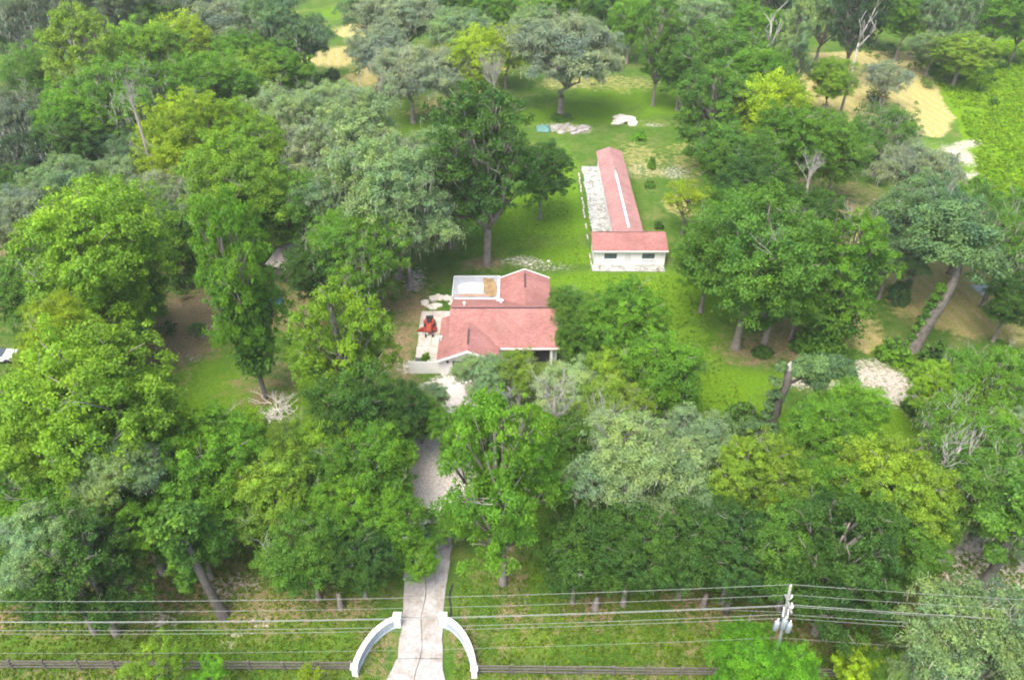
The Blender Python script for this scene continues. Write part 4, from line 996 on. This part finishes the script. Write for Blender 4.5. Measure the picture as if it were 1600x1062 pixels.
rows("trees of the upper left wood", [
 ('B', 300, 220, 72, 20, 'yel', "yellowest broad crown in the upper left wood"),
 ('B', 390, 230, 60, 18, 'lime', "lime crown right of the yellowest one"),
 ('B', 260, 250, 45, 19, 'yel', "small yellow crown at the left shoulder of the yellowest one"),
 ('B', 330, 150, 62, 19, 'green', "green crown above the yellowest broad crown"),
 ('B', 405, 130, 48, 17, 'lime', "lime-brown crown left of the straw clearing"),
 ('B', 440, 120, 48, 16, 'green', "green crown bordering the straw clearing at left"),
 ('M', 200, 160, 72, 21, 'green', "mossy green oak with grey limbs at upper left"),
 ('T', 140, 95, 70, 24, 'olive', "tall olive-topped tree standing above the upper left wood"),
 ('B', 230, 90, 55, 21, 'lime', "lime crown right of the tall olive-topped tree"),
 ('B', 285, 80, 46, 20, 'yel', "yellow-green crown in the middle of the upper left wood"),
 ('B', 130, 190, 60, 18, 'green', "green crown below the tall olive-topped tree"),
 ('O', 200, 245, 44, 17, 'blue', "bluish round crown at left below the mossy oak"),
 ('O', 105, 300, 58, 18, 'sage', "sage crown at left above the broad lime tree"),
 ('O', 170, 290, 45, 17, 'pale', "pale crown right of the sage one above the broad lime tree"),
 ('M', 240, 320, 56, 17, 'grey', "grey mossy oak right of the broad lime tree"),
 ('O', 300, 330, 52, 16, 'sage', "grey-green oak left of the yellow-tipped crown"),
 ('O', 30, 345, 56, 17, 'grey', "grey-green oak at the left edge above the broad lime tree"),
 ('B', 180, 335, 55, 19, 'lime', "lime crown at the top of the broad lime tree"),
 ('O', 350, 50, 52, 18, 'grey', "grey-green oak at the top, left of the forest gap"),
 ('O', 430, 45, 60, 19, 'blue', "bluish-green oak beside the forest gap at the top"),
 ('B', 375, 95, 42, 17, 'green', "green crown under the two oaks at the top left"),
 ('O', 480, 65, 40, 16, 'blue', "dark bluish crown on the left edge of the straw clearing"),
 ('O', 300, 20, 55, 19, 'duskg', "dusky mossy oak at the top edge"),
 ('M', 70, 50, 66, 21, 'duskg', "dusky grey mossy oak in the top left corner"),
 ('B', 10, 40, 44, 20, 'green', "green crown in the extreme top left corner"),
 ('T', 190, 25, 55, 22, 'duskg', "dusky tall tree at the top edge left of the lime crowns"),
 ('B', 60, 130, 50, 18, 'mid', "mid-green crown at left under the dusky mossy oak"),
 ('M', 30, 190, 56, 18, 'duskg', "dusky oak at the left edge a fifth of the way down"),
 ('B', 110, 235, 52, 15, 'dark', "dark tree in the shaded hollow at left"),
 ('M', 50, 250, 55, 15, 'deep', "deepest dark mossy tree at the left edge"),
 ('B', 25, 300, 42, 14, 'mid', "green crown at the left edge below the dark mossy tree"),
 ('B', 250, 45, 45, 18, 'mid', "mid-green crown at the top behind the lime crowns"),
 ('B', 360, 195, 40, 17, 'mid', "small mid-green crown between yellow and lime crowns"),
])
rows("trees around the straw clearings at the top", [
 ('O', 625, 35, 66, 16, 'grey', "wide grey-green oak at the top centre-left"),
 ('O', 570, 20, 36, 15, 'blue', "small bluish oak at the top left of the grey-green one"),
 ('M', 640, 115, 56, 14, 'grey', "grey mossy oak standing in the middle of the straw clearing"),
 ('O', 590, 85, 44, 13, 'grey', "smaller grey oak left of the mossy one in the straw clearing"),
 ('O', 720, 55, 46, 15, 'sage', "sage oak at the top right of the straw clearing"),
 ('B', 745, 100, 44, 15, 'yel', "yellow crown behind the tall dark tree"),
 ('B', 790, 75, 34, 15, 'yel', "smaller yellow crown right behind the tall dark tree"),
 ('O', 885, 82, 78, 18, 'grey', "wide grey oak with stout dark trunk in the lawn at top centre", (876, 182)),
 ('T', 1020, 75, 40, 20, 'mid', "slim tree with pale trunk at the edge of the top lawn", (1020, 166)),
 ('B', 700, 12, 40, 14, 'mid', "mid-green crown at the top edge above the straw clearing"),
 ('B', 770, 15, 36, 13, 'green', "green crown at the top edge left of the wide grey oak"),
 ('O', 835, 40, 34, 12, 'sage', "small sage crown at the left shoulder of the wide grey oak"),
 ('B', 1065, 110, 34, 13, 'mid', "mid-green crown between slim pale-trunked tree and upper right wood"),
 ('O', 700, 120, 40, 12, 'grey', "grey oak left of the yellow crown behind the tall dark tree"),
 ('B', 985, 35, 34, 14, 'green', "green crown behind the slim pale-trunked tree"),
 ('H', 795, 250, 100, 25, 'dark', "tall dark tree on a straight grey trunk behind the house", (761, 414)),
 ('B', 845, 270, 44, 16, 'dark', "dark lower crown hanging right of the tall dark tree"),
])
rows("trees of the upper right wood", [
 ('O', 1085, 40, 50, 17, 'sage', "sage crown at the top, left part of the upper right wood"),
 ('B', 1120, 95, 60, 17, 'mid', "dark green round crown left of the straw field"),
 ('B', 1180, 55, 46, 18, 'green', "green crown at the top between sage and pale topped trees"),
 ('T', 1245, 60, 34, 22, 'pale', "slim pale-topped mossy tree at the top right"),
 ('B', 1175, 130, 56, 18, 'green', "green crown above the yellow ones in upper right wood"),
 ('T', 1115, 165, 66, 18, 'mid', "narrow mid-green tree bordering the top lawn"),
 ('B', 1195, 185, 56, 19, 'yel', "yellow-green crown in the middle of the upper right wood"),
 ('B', 1225, 150, 32, 18, 'lime', "lime crown left of the straw field"),
 ('B', 1300, 125, 36, 11, 'lime', "low lime tree at the lower left corner of the straw field"),
 ('M', 1385, 122, 32, 9, 'grey', "small flat grey tree standing alone in the straw field"),
 ('B', 1245, 225, 60, 19, 'green', "green crown below the yellow-green one in the upper right wood"),
 ('B', 1150, 250, 55, 18, 'mid', "mid-green crown at the lawn edge level with the outbuilding"),
 ('B', 1310, 240, 48, 18, 'mid', "mid-green crown below the straw field"),
 ('M', 1385, 205, 44, 16, 'mid', "dark mossy multi-stemmed tree below the flat grey one"),
 ('M', 1440, 275, 56, 18, 'grey', "grey mossy oak left of the bright weedy field"),
 ('B', 1180, 305, 60, 17, 'dark', "dark crown between outbuilding and upper right wood"),
 ('O', 1200, 250, 44, 20, 'sage', "sage crown with bare twigs in the upper right wood"),
])
rows("trees right of the outbuilding", [
 ('B', 1180, 400, 96, 21, 'mid', "broad green tree right of the outbuilding"),
 ('B', 1110, 400, 56, 16, 'green', "green crown touching the outbuilding's right corner"),
 ('B', 1150, 345, 56, 20, 'green', "upper green crown of the group right of the outbuilding"),
 ('H', 1190, 430, 80, 17, 'mid', "tree with visible trunk standing at the top of the right lawn", (1192, 542)),
 ('T', 1300, 430, 68, 18, 'green', "ivy-clad tree with bare white top right of the broad green tree", (1290, 545)),
 ('B', 1255, 455, 50, 14, 'green', "low bright crown at the top right of the lawn"),
 ('B', 1270, 350, 52, 17, 'dark', "dark crown behind the bare white top"),
 ('O', 1455, 350, 78, 20, 'blue', "great grey-green oak over the straw on the right"),
 ('O', 1395, 400, 46, 14, 'blue', "lower limb crown of grey-green oak over the straw"),
 ('O', 1515, 345, 56, 19, 'mid', "mid-green oak right of the great grey-green oak"),
 ('M', 1575, 385, 66, 20, 'mid', "mossy oak with grey beards at the right edge"),
 ('O', 1592, 340, 46, 17, 'green', "green oak at the right edge below the weedy field"),
 ('B', 1580, 470, 42, 15, 'dark', "dark crown at the right edge below the mossy oak"),
 ('P', 1068, 305, 42, 9, 'yel', "slender yellow tree standing between outbuilding and upper right wood", (1066, 366)),
])
rows("trees along the top right forest edge", [
 ('O', 1290, 28, 46, 20, 'blue', "bluish oak at the top edge above the straw field"),
 ('T', 1345, 10, 45, 24, 'deep', "deep dark tall tree at the top edge with bare trunks"),
 ('B', 1420, 22, 38, 19, 'green', "bright green crown at the forest edge above the straw field"),
 ('O', 1480, 25, 44, 19, 'blue', "bluish crown at the forest edge above the weedy field"),
 ('B', 1380, 22, 28, 17, 'green', "small green crown at forest edge between dark and bright trees"),
 ('B', 1560, 20, 44, 17, 'green', "green crown in the top right corner region"),
 ('O', 1600, 40, 34, 16, 'green', "green crown at the right edge near the top"),
 ('B', 1505, 85, 44, 9, 'olive', "low bushy tree with yellow flowers on the weedy field"),
 ('O', 1460, 75, 34, 9, 'sage', "low sage bush tree left of the yellow-flowered one"),
 ('B', 1110, 10, 50, 19, 'mid', "mid-green crown touching the top edge right of centre"),
 ('T', 1215, 10, 50, 22, 'deep', "deep dark tree at the top edge behind the pale-topped one"),
 ('B', 860, 0, 46, 16, 'green', "green crown at the top edge behind the wide grey oak"),
 ('B', 950, 5, 40, 17, 'mid', "mid-green crown at the top edge, centre"),
])
# forest that goes on beyond the straw fields and outside the frame
rf_ = random.Random(77); fill = []
for i in range(900):
    y = rf_.uniform(212, 275); x = rf_.uniform(-1, 1) * (.62 * y + 25)
    if -30 < x < 22 and y < 232: continue
    if -75 < x < -30 and y < 236: continue
    if all((x - a) ** 2 + (y - b_) ** 2 > 72 for a, b_ in fill): fill.append((x, y))
for i in range(260):     # flanks just outside the picture
    y = rf_.uniform(34, 190); s = rf_.choice((-1, 1)); x = s * (.66 * y + 24 + rf_.uniform(0, 12))
    if s > 0 and y > 100: continue
    if all((x - a) ** 2 + (y - b_) ** 2 > 85 for a, b_ in fill): fill.append((x, y))
CW = dict(blue="bluish", mid="mid-green", dark="dark green", green="fresh green", duskg="dusky", sage="sage", deep="very dark")
for x, y in fill:
    k = rf_.choice('BBOOTM'); col = rf_.choice(list(CW)); u = x / y
    ws = ["far left", "left", "centre-left", "centre", "centre-right", "right", "far right"][min(6, max(0, int((u + .62) / 1.24 * 7)))]
    if y > 205: lab, g_ = f"{CW[col]} crown in {'front' if y < 236 else 'deeper'} rows of the distant forest, {ws} of top edge", "forest trees beyond the fields"
    else: lab, g_ = f"{CW[col]} forest tree beside the {'left' if x < 0 else 'right'} edge of the view, {'near' if y < 80 else 'midway' if y < 130 else 'far'}", "forest trees beside the view"
    plant(k, x, y, rf_.uniform(5, 7.5), rf_.uniform(15, 21), G[col], lab, group=g_, dead=False)

# ------------------------------------------------------------------ undergrowth inside the woods
def near_tree(x, y):
    return any((x - a) ** 2 + (y - b_) ** 2 < (r_ * .8) ** 2 for a, b_, r_, h_ in TREES)
def stuff_cloud(name, label, pts, rad, per, size, m, col, seed, z0=.3, flat=.8, droop=0, asp=1.6):
    r = np.random.default_rng(seed); n = len(pts); C = np.array([(x, y, z0 * (.5 + r.random())) for x, y in pts])
    RD = rad * (.5 + r.random(n)); ON = np.tile([0, 0, 1.0], (n, 1))
    o = mesh_obj(name, cloud_mesh(name, [leaf_cloud(r, C, RD, ON, r.random(n), r.random(n) * .8, per, size, flat, .4, asp, droop)], m))
    o.color = (*col, 1); tag(o, label, name.replace('_', ' '), kind="stuff"); return o
r2 = random.Random(31); wp = []
cpoly = [P(a, b_) for a, b_ in [(1440, 78), (1680, 60), (1720, 420), (1600, 345), (1545, 325), (1520, 235), (1505, 190)]]
def inpoly(x, y, poly):
    c_ = False; n = len(poly)
    for i in range(n):
        a, b_ = poly[i], poly[(i + 1) % n]
        if (a.y > y) != (b_.y > y) and x < (b_.x - a.x) * (y - a.y) / (b_.y - a.y) + a.x: c_ = not c_
    return c_
while len(wp) < 7000:
    x, y = r2.uniform(60, 190), r2.uniform(85, 220)
    if inpoly(x, y, cpoly) and math.sin(x * .35 + 1.5 * math.sin(y * .2)) + math.sin(y * .31 + x * .1) + r2.uniform(-1, 1) > -1.3: wp.append((x, y))
stuff_cloud("tall_weeds", "tall bright green weeds covering the field at right", wp, .55, 17, .26, LEAF_WEED, (.155, .32, .008), 5, .2, .55)
# grass tufts on the open lawns
tf = []; lawn1 = [P(a, b_) for a, b_ in [(885, 300), (915, 430), (1040, 430), (1100, 470), (1130, 560), (1200, 700), (1090, 690), (1060, 560), (960, 470), (880, 430), (800, 410), (740, 400), (790, 320)]]
while len(tf) < 15000:
    if r2.random() < .55:
        x, y = r2.uniform(-44, 44), r2.uniform(32, 44)
        if -10.2 < x < -4.4: continue
        tf.append((x, y))
    else:
        x, y = r2.uniform(-10, 40), r2.uniform(55, 118)
        if inpoly(x, y, lawn1) and not (10 < x < 21.3 and y > 90): tf.append((x, y))
stuff_cloud("grass_tufts", "short green grass tufts on the open lawns", tf, .13, 5, .13, LEAF_WEED, (.10, .19, .014), 15, .05, .5)
# low scrub along the shaded side of the woods
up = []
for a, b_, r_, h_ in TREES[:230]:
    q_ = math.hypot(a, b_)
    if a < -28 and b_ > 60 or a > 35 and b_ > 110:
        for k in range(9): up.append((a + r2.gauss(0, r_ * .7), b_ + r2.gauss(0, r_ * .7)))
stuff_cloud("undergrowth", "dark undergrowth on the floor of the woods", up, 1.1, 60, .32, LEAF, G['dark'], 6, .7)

# ------------------------------------------------------------------ shrubs
SH = []
for i in range(3):
    r = np.random.default_rng(200 + i); n = 40; d = unit(r.normal(size=(n, 3))); d[:, 2] = abs(d[:, 2])
    C = d * np.array([.75, .75, .8]) * (.6 + .4 * r.random(n))[:, None]
    SH.append(cloud_mesh("foliage", [leaf_cloud(r, C, np.full(n, .28), d, r.random(n), r.random(n) * .6, 50, .14, .8)], LEAF))
sm = MB()
for i in range(6): a = i * 1.05; sm.tube([(0, 0, -.1), (.25 * math.cos(a), .25 * math.sin(a), .5), (.55 * math.cos(a), .55 * math.sin(a), 1.0)], [.05, .035, .015], 5)
SHS = sm.mesh("stem", BARK_DARK)
def shrub(px, py, rm, hm, col, label, name="shrub", group="shrubs on the lawns"):
    q = P(px, py); e = empty(name, (q.x, q.y, 0), rt.uniform(0, 6), (rm, rm, hm)); tag(e, label, "shrub", group)
    c_ = mesh_obj("foliage", rt.choice(SH), e); c_.color = (*G[col], 1); mesh_obj("stem", SHS, e)
for a in [(998, 218, 1.5, 1.8, 'vivid', "round green shrub beside the pale rock heap"), (1077, 240, 1.3, 1.6, 'green', "green shrub near the right end of the top lawn"),
          (1018, 263, .8, 2.2, 'green', "narrow upright shrub beside the outbuilding roof"), (1015, 291, 1.1, 1.2, 'mid', "low dark shrub left of the slender yellow tree"),
          (1029, 356, .9, 1.3, 'dark', "small dark shrub behind the outbuilding front block"), (520, 122, 2.0, 2.2, 'mid', "dark green shrub in the straw clearing at top left"),
          (505, 128, 1.3, 1.5, 'mid', "smaller dark shrub left of its twin in the straw clearing"), (876, 186, 2.6, 1.0, 'mid', "ground-hugging green shrub round the stout dark trunk"),
          (1160, 665, 2.0, 3.0, 'dark', "dark shrub at the foot of the leaning broken trunk"), (1145, 655, 1.4, 1.8, 'green', "bright low shrub left of the broken trunk"),
          (1395, 560, 2.4, 2.6, 'green', "green shrub left of the great leaning trunk"), (1465, 572, 2.8, 2.8, 'dark', "dark green shrub right of the great leaning trunk"),
          (1440, 585, 1.8, 1.5, 'mid', "mid-green shrub at the edge of the sandy patch"), (1425, 640, 1.5, 1.2, 'dark', "dark shrub in the middle of the sandy patch"),
          (1402, 470, 1.6, 3.6, 'blue', "upright grey-green shrub in the straw"), (1360, 400, 2.5, 2.0, 'mid', "mid-green shrub left in the straw"),
          (1192, 552, 1.4, 1.0, 'dark', "dark ferny shrub at the foot of the trunk on the right lawn"), (1260, 545, 2.2, 2.6, 'mid', "green shrub beside the ivy-clad tree"), (1530, 290, 2.2, 1.4, 'green', "low green shrub by the sand strip"),
          (1340, 1052, .001, .001, 'yel', "")][:-1]:
    shrub(*a)

# ivy columns on trunks
def ivy(parent_tree, rb, z0, z1, col='green', n=60, lean=(0, 0), seed=1):
    r = np.random.default_rng(seed); z = np.linspace(z0, z1, n); a = r.random(n) * 6.28
    C = np.stack([np.cos(a) * rb * .5 + lean[0] * z, np.sin(a) * rb * .5 + lean[1] * z, z], -1); d = np.stack([np.cos(a), np.sin(a), 0 * a], -1)
    o = mesh_obj("ivy", cloud_mesh("ivy", [leaf_cloud(r, C, np.full(n, rb * .6) * (.6 + .7 * r.random(n)), d, r.random(n), r.random(n) * .4, 110, .28)], LEAF), parent_tree)
    o.color = (*G[col], 1); return o
def bylabel(s): return next(o for o in S.objects if o.get("label", "").startswith(s))
def add_ivy(s, rb, z0, z1, col, seed):
    e = bylabel(s); o = ivy(e, rb, z0, z1, col, int((z1 - z0) * 7), seed=seed)
    o.scale = (1 / e.scale.x, 1 / e.scale.y, 1 / e.scale.z)
add_ivy("tall ivy-clad tree", 2.3, 4.5, 15, 'mid', 1)
add_ivy("ivy-clad tree with bare", 3.2, 0.5, 12, 'mid', 2)
add_ivy("tree with visible trunk", 1.0, 3, 9, 'mid', 6)
add_ivy("tall bright tree with slim", 1.3, 8, 14, 'green', 3)

# leaning and special trunks
def special(name, label, base, pts, rads, bark, group="leaning and broken trees", cat="tree"):
    e = empty(name, (base.x, base.y, 0)); tag(e, label, cat, group)
    MB().tube([(0, 0, -.4)] + pts, [rads[0] * 1.5] + rads, 10).build("trunk", bark, e, True); return e
def foliage_on(e, spots, col, size=.26, per=80, seed=1, lm=None, name="crown"):
    r = np.random.default_rng(seed); C, RD, ON = [], [], []
    for (x, y, z, q) in spots:
        n = 16; d = unit(r.normal(size=(n, 3))); C.append(np.array([x, y, z]) + d * q * .6 * np.array([1, 1, .7])); RD.append(np.full(n, q * .42) * (.6 + .8 * r.random(n))); ON.append(d)
    C, RD, ON = map(np.concatenate, (C, RD, ON)); n = len(C)
    o = mesh_obj(name, cloud_mesh(name, [leaf_cloud(r, C, RD, ON, r.random(n), r.random(n) * .4, per, size)], lm or LEAF), e); o.color = (*G[col], 1); return o
b_ = P(1425, 546); e = special("leaning_oak_tree", "great leaning trunk rising from shrubs on the right, ivy on its left side", b_, [(0, 0, 0), (.5, -.1, 3.5), (1.3, -.2, 7.2), (1.9, .2, 10), (2.0, .8, 12.5)], [.85, .7, .58, .42, .28], BARK_MID)
foliage_on(e, [(-.45 + i * .17, .1, .8 + i * 1.1, .7) for i in range(8)], 'mid', .22, 60, 4, name="ivy")
foliage_on(e, [(2, .5, 13, 2.6), (4.6, -.5, 12, 2.2), (-.6, .5, 12.5, 2.2), (1.5, 2.5, 14.5, 2.4), (4.5, 2.5, 14, 2.2), (-2.5, 2, 13.5, 2.0), (3.2, -1.4, 10.5, 1.2), (2.0, 4.5, 15.5, 2.6), (-1, 4.5, 15, 2.2)], 'blue', .22, 110, 5, LEAF_OAK)
b_ = P(1192, 682); e = special("broken_tree", "broken leaning trunk with pale snapped top above the right lawn", b_, [(0, 0, 0), (.1, .1, 1.4), (.75, .2, 3), (.65, .25, 4.6), (1.15, .3, 6.6), (.95, .35, 8.6)], [.75, .6, .5, .48, .4, .34], BARK_DARK)
MB().tube([(.95, .35, 8.5), (.9, .4, 9.1), (1.0, .4, 9.5)], [.31, .22, .08], 8).build("snapped_top", BARK_PALE, e)
foliage_on(e, [(2.2, .6, 8.2, 1.3), (3.5, .8, 8.6, 1.7), (5.0, 1, 8.4, 1.7), (6.6, 1.1, 8.0, 1.4), (3.9, .3, 7.2, 1.3), (.1, .3, 9.0, .7), (-.2, 0, 7.2, .7), (0, .1, 5.6, .8), (-.1, .1, 4.2, .7), (-.1, .1, 3.0, .7), (.2, .1, 2.0, .7), (.9, .2, 5.0, .5), (-1.4, 0, 1.4, 1.4), (-2.4, .4, .9, 1.2), (.9, 0, 1.0, 1.0)], 'blue', .15, 150, 6, LEAF_OAK)
mb = MB(); mb.tube([(1.0, .3, 6.6), (2.6, .6, 7.4), (5.2, .9, 7.6)], [.2, .14, .04], 6); mb.build("limb", BARK_DARK, e)
b_ = P(350, 962); e = special("leaning_tree", "dark leaning trunk standing in the brown litter behind the wires", b_, [(0, 0, 0), (-.5, .2, 3), (-1.0, .5, 6.5), (-1.4, .8, 10)], [.5, .36, .32, .26], BARK_DARK)
foliage_on(e, [(-2.0, .2, 4 + i * .9, .85) for i in range(6)] + [(-1.4, .8, 10.5, 2)], 'mid', .24, 80, 7, name="ivy")
b_ = P(1525, 926); e = special("leaning_oak_tree", "dark leaning oak trunk beside the grey sandy patch at lower right", b_, [(0, 0, 0), (.5, .2, 3), (.9, .8, 6.5), (1.1, 1.2, 9)], [.5, .38, .32, .24], BARK_DARK)
foliage_on(e, [(-.2, .2, 5.0, 1.1), (1.6, .8, 8, 1.8), (1.4, 1.2, 10, 2.4), (-.8, 1, 8, 1.7), (3.2, 1.6, 9.5, 1.8)], 'mid', .24, 90, 8, LEAF_OAK)
b_ = P(533, 950); special("stump", "grey dead stump left of the drive behind the wires", b_, [(0, 0, 0), (-.02, .05, .8), (0, .1, 1.9)], [.3, .22, .15], BARK, cat="stump")
b_ = P(930, 950); special("stump", "short grey forked stump in brown litter right of the drive", b_, [(0, 0, 0), (0, .05, .6), (.1, .1, 1.4)], [.35, .28, .15], BARK, cat="stump")
b_ = P(1099, 946); special("stump", "grey stump between two reddish litter rings near the pole", b_, [(0, 0, 0), (0, .05, .6), (.1, .1, 1.5)], [.32, .25, .14], BARK, cat="stump")
b_ = P(766, 850); special("stump", "dark trunk left of the slim grey trunk by the drive", b_, [(0, 0, 0), (0, .05, 2), (.1, .1, 4.2)], [.3, .25, .2], BARK_DARK, cat="tree trunk")

# dead snags
def snag(px, py, h, n, spread, label, seed, rad=.16, z0=None, lean=0.0, lev=3, name="dead_tree", ln=(1.6, 2.6)):
    q = P(px, py, h); r = random.Random(seed); e = empty(name, (q.x, q.y, 0)); tag(e, label, "dead tree", "bare dead trees")
    zt = h - ln[1]
    MB().tube([(0, 0, -.3), (.1, 0, zt * .5), (0, 0, zt)], [.3, .22, .14], 8).build("trunk", BARK_PALE if h > 1 and lev == 1 else BARK, e, True)
    mb = MB()
    for i in range(n):
        a = 6.28 * i / n + r.uniform(-.4, .4); d = Vector((math.cos(a) * spread + lean, math.sin(a) * spread, 1)).normalized()
        twig(mb, r, Vector((0, 0, zt - r.uniform(0, 2.5))), d, r.uniform(*ln), rad, lev, .5)
    o = mb.build("bare_branches", BARK_PALE, e, True); o["kind"] = "stuff"
    return e
snag(1255, 325, 15, 9, .7, "white bare branches rising above the trees right of the outbuilding", 1, .07)
snag(1338, 335, 14.5, 6, .35, "second white bare crown right of the ivy-clad tree", 2, .07)
snag(1500, 665, 13, 4, .9, "bleached antler-like branches against the mossy oak at right", 3, .085, lev=2, ln=(2.5, 3.6))
snag(1535, 680, 12, 4, .8, "bleached forked branches right of the antler-like ones", 8, .08, lev=2)
snag(868, 585, 13, 9, 1.1, "pale brushy dead crown in front of the house's right end", 4, .06)
snag(800, 638, 16, 6, 1.2, "silvery dead twigs over the sandy forecourt", 5, .05, ln=(1.2, 2))
snag(770, 90, 24, 8, .3, "thin pale dead top behind the tall dark tree", 6, .06, ln=(2, 3.2))
snag(955, 625, 13, 6, .9, "grey dead branches among the trees right of the house", 9, .06)
snag(1275, 235, 17, 6, .6, "pale bare twigs in the upper right wood", 10, .06)
snag(1165, 845, 9, 2, .4, "bare white limb hanging in front of the lower right crowns", 11, .1, lev=2)
snag(195, 120, 22, 6, .7, "bare silvery branches in the upper left wood", 12, .06)
snag(1210, 15, 20, 3, .3, "curved pale bare trunk at the top edge right of centre", 13, .2, lev=1, ln=(3, 5))
snag(1355, 15, 19, 3, .3, "forked bare trunk at the dark forest edge", 14, .2, lev=1, ln=(3, 5))
snag(98, 12, 22, 2, .3, "pale bare trunk in the dark wood at the top left", 15, .16, lev=1, ln=(3, 5))
# fallen bleached brush by the clearing
q = P(430, 650); e = empty("brush_heap", (q.x, q.y, 0)); tag(e, "bleached white heap of fallen branches beside the pale trunk in the left clearing", "brush heap")
r = random.Random(8); mb = MB()
for i in range(30):
    a = r.uniform(0, 6.28); p0 = Vector((r.uniform(-1, 1.0), r.uniform(-2.2, 2.2), .2)); d = Vector((math.cos(a), math.sin(a), r.uniform(0, .55))).normalized()
    twig(mb, r, p0, d, r.uniform(1, 1.9), .07, 2, 0)
mb.build("branches", simple("bleached_brush", (.62, .60, .54), .9, .15, 2), e)
# yellow feathery shrub at the bottom edge
q = P(1335, 1075); e = empty("feathery_shrub", (q.x, q.y, 0)); tag(e, "yellow-green feathery upright shrub at the bottom edge right of the pole", "shrub")
r = random.Random(12); g = np.random.default_rng(12); mb = MB(); C = []
for i in range(70):
    a = r.uniform(0, 6.28); k = r.random() ** .5 * 2.1; h = 3.6 - k * .5 + r.uniform(-.5, .7); top = Vector((math.cos(a) * k * 1.15 + .25, math.sin(a) * k, h))
    mb.tube([(math.cos(a) * k * .3, math.sin(a) * k * .3, 0), (math.cos(a) * k * .8, math.sin(a) * k * .8, h * .6), tuple(top)], [.04, .03, .012], 4)
    for j in range(7): f = .45 + .09 * j; C.append((math.cos(a) * k * (.3 + .8 * f), math.sin(a) * k * (.3 + .8 * f), h * f))
mb.build("stems", BARK_DARK, e); C = np.array(C); n = len(C)
o = mesh_obj("foliage", cloud_mesh("foliage", [leaf_cloud(g, C, np.full(n, .2), np.tile([0, 0, 1.0], (n, 1)), g.random(n), g.random(n), 40, .16, 1.4, .2, 2.2)], LEAF), e); o.color = (.19, .33, .018, 1)

# ------------------------------------------------------------------ haze, added to veil and lift the blacks
hz = MB().box(-420, -60, -1.2, 420, 420, CAM_H + 3).build("haze", None); hz["kind"] = "stuff"; hz["label"] = "thin pale haze added to lift the dark gaps"
m = bpy.data.materials.new("haze_air"); m.use_nodes = True; t = m.node_tree; t.nodes.clear()
pv = t.nodes.new("ShaderNodeVolumePrincipled"); pv.inputs["Color"].default_value = (.93, .96, 1, 1); pv.inputs["Density"].default_value = .00024; pv.inputs["Anisotropy"].default_value = .2
oo = t.nodes.new("ShaderNodeOutputMaterial"); t.links.new(pv.outputs[0], oo.inputs["Volume"]); hz.data.materials.append(m)
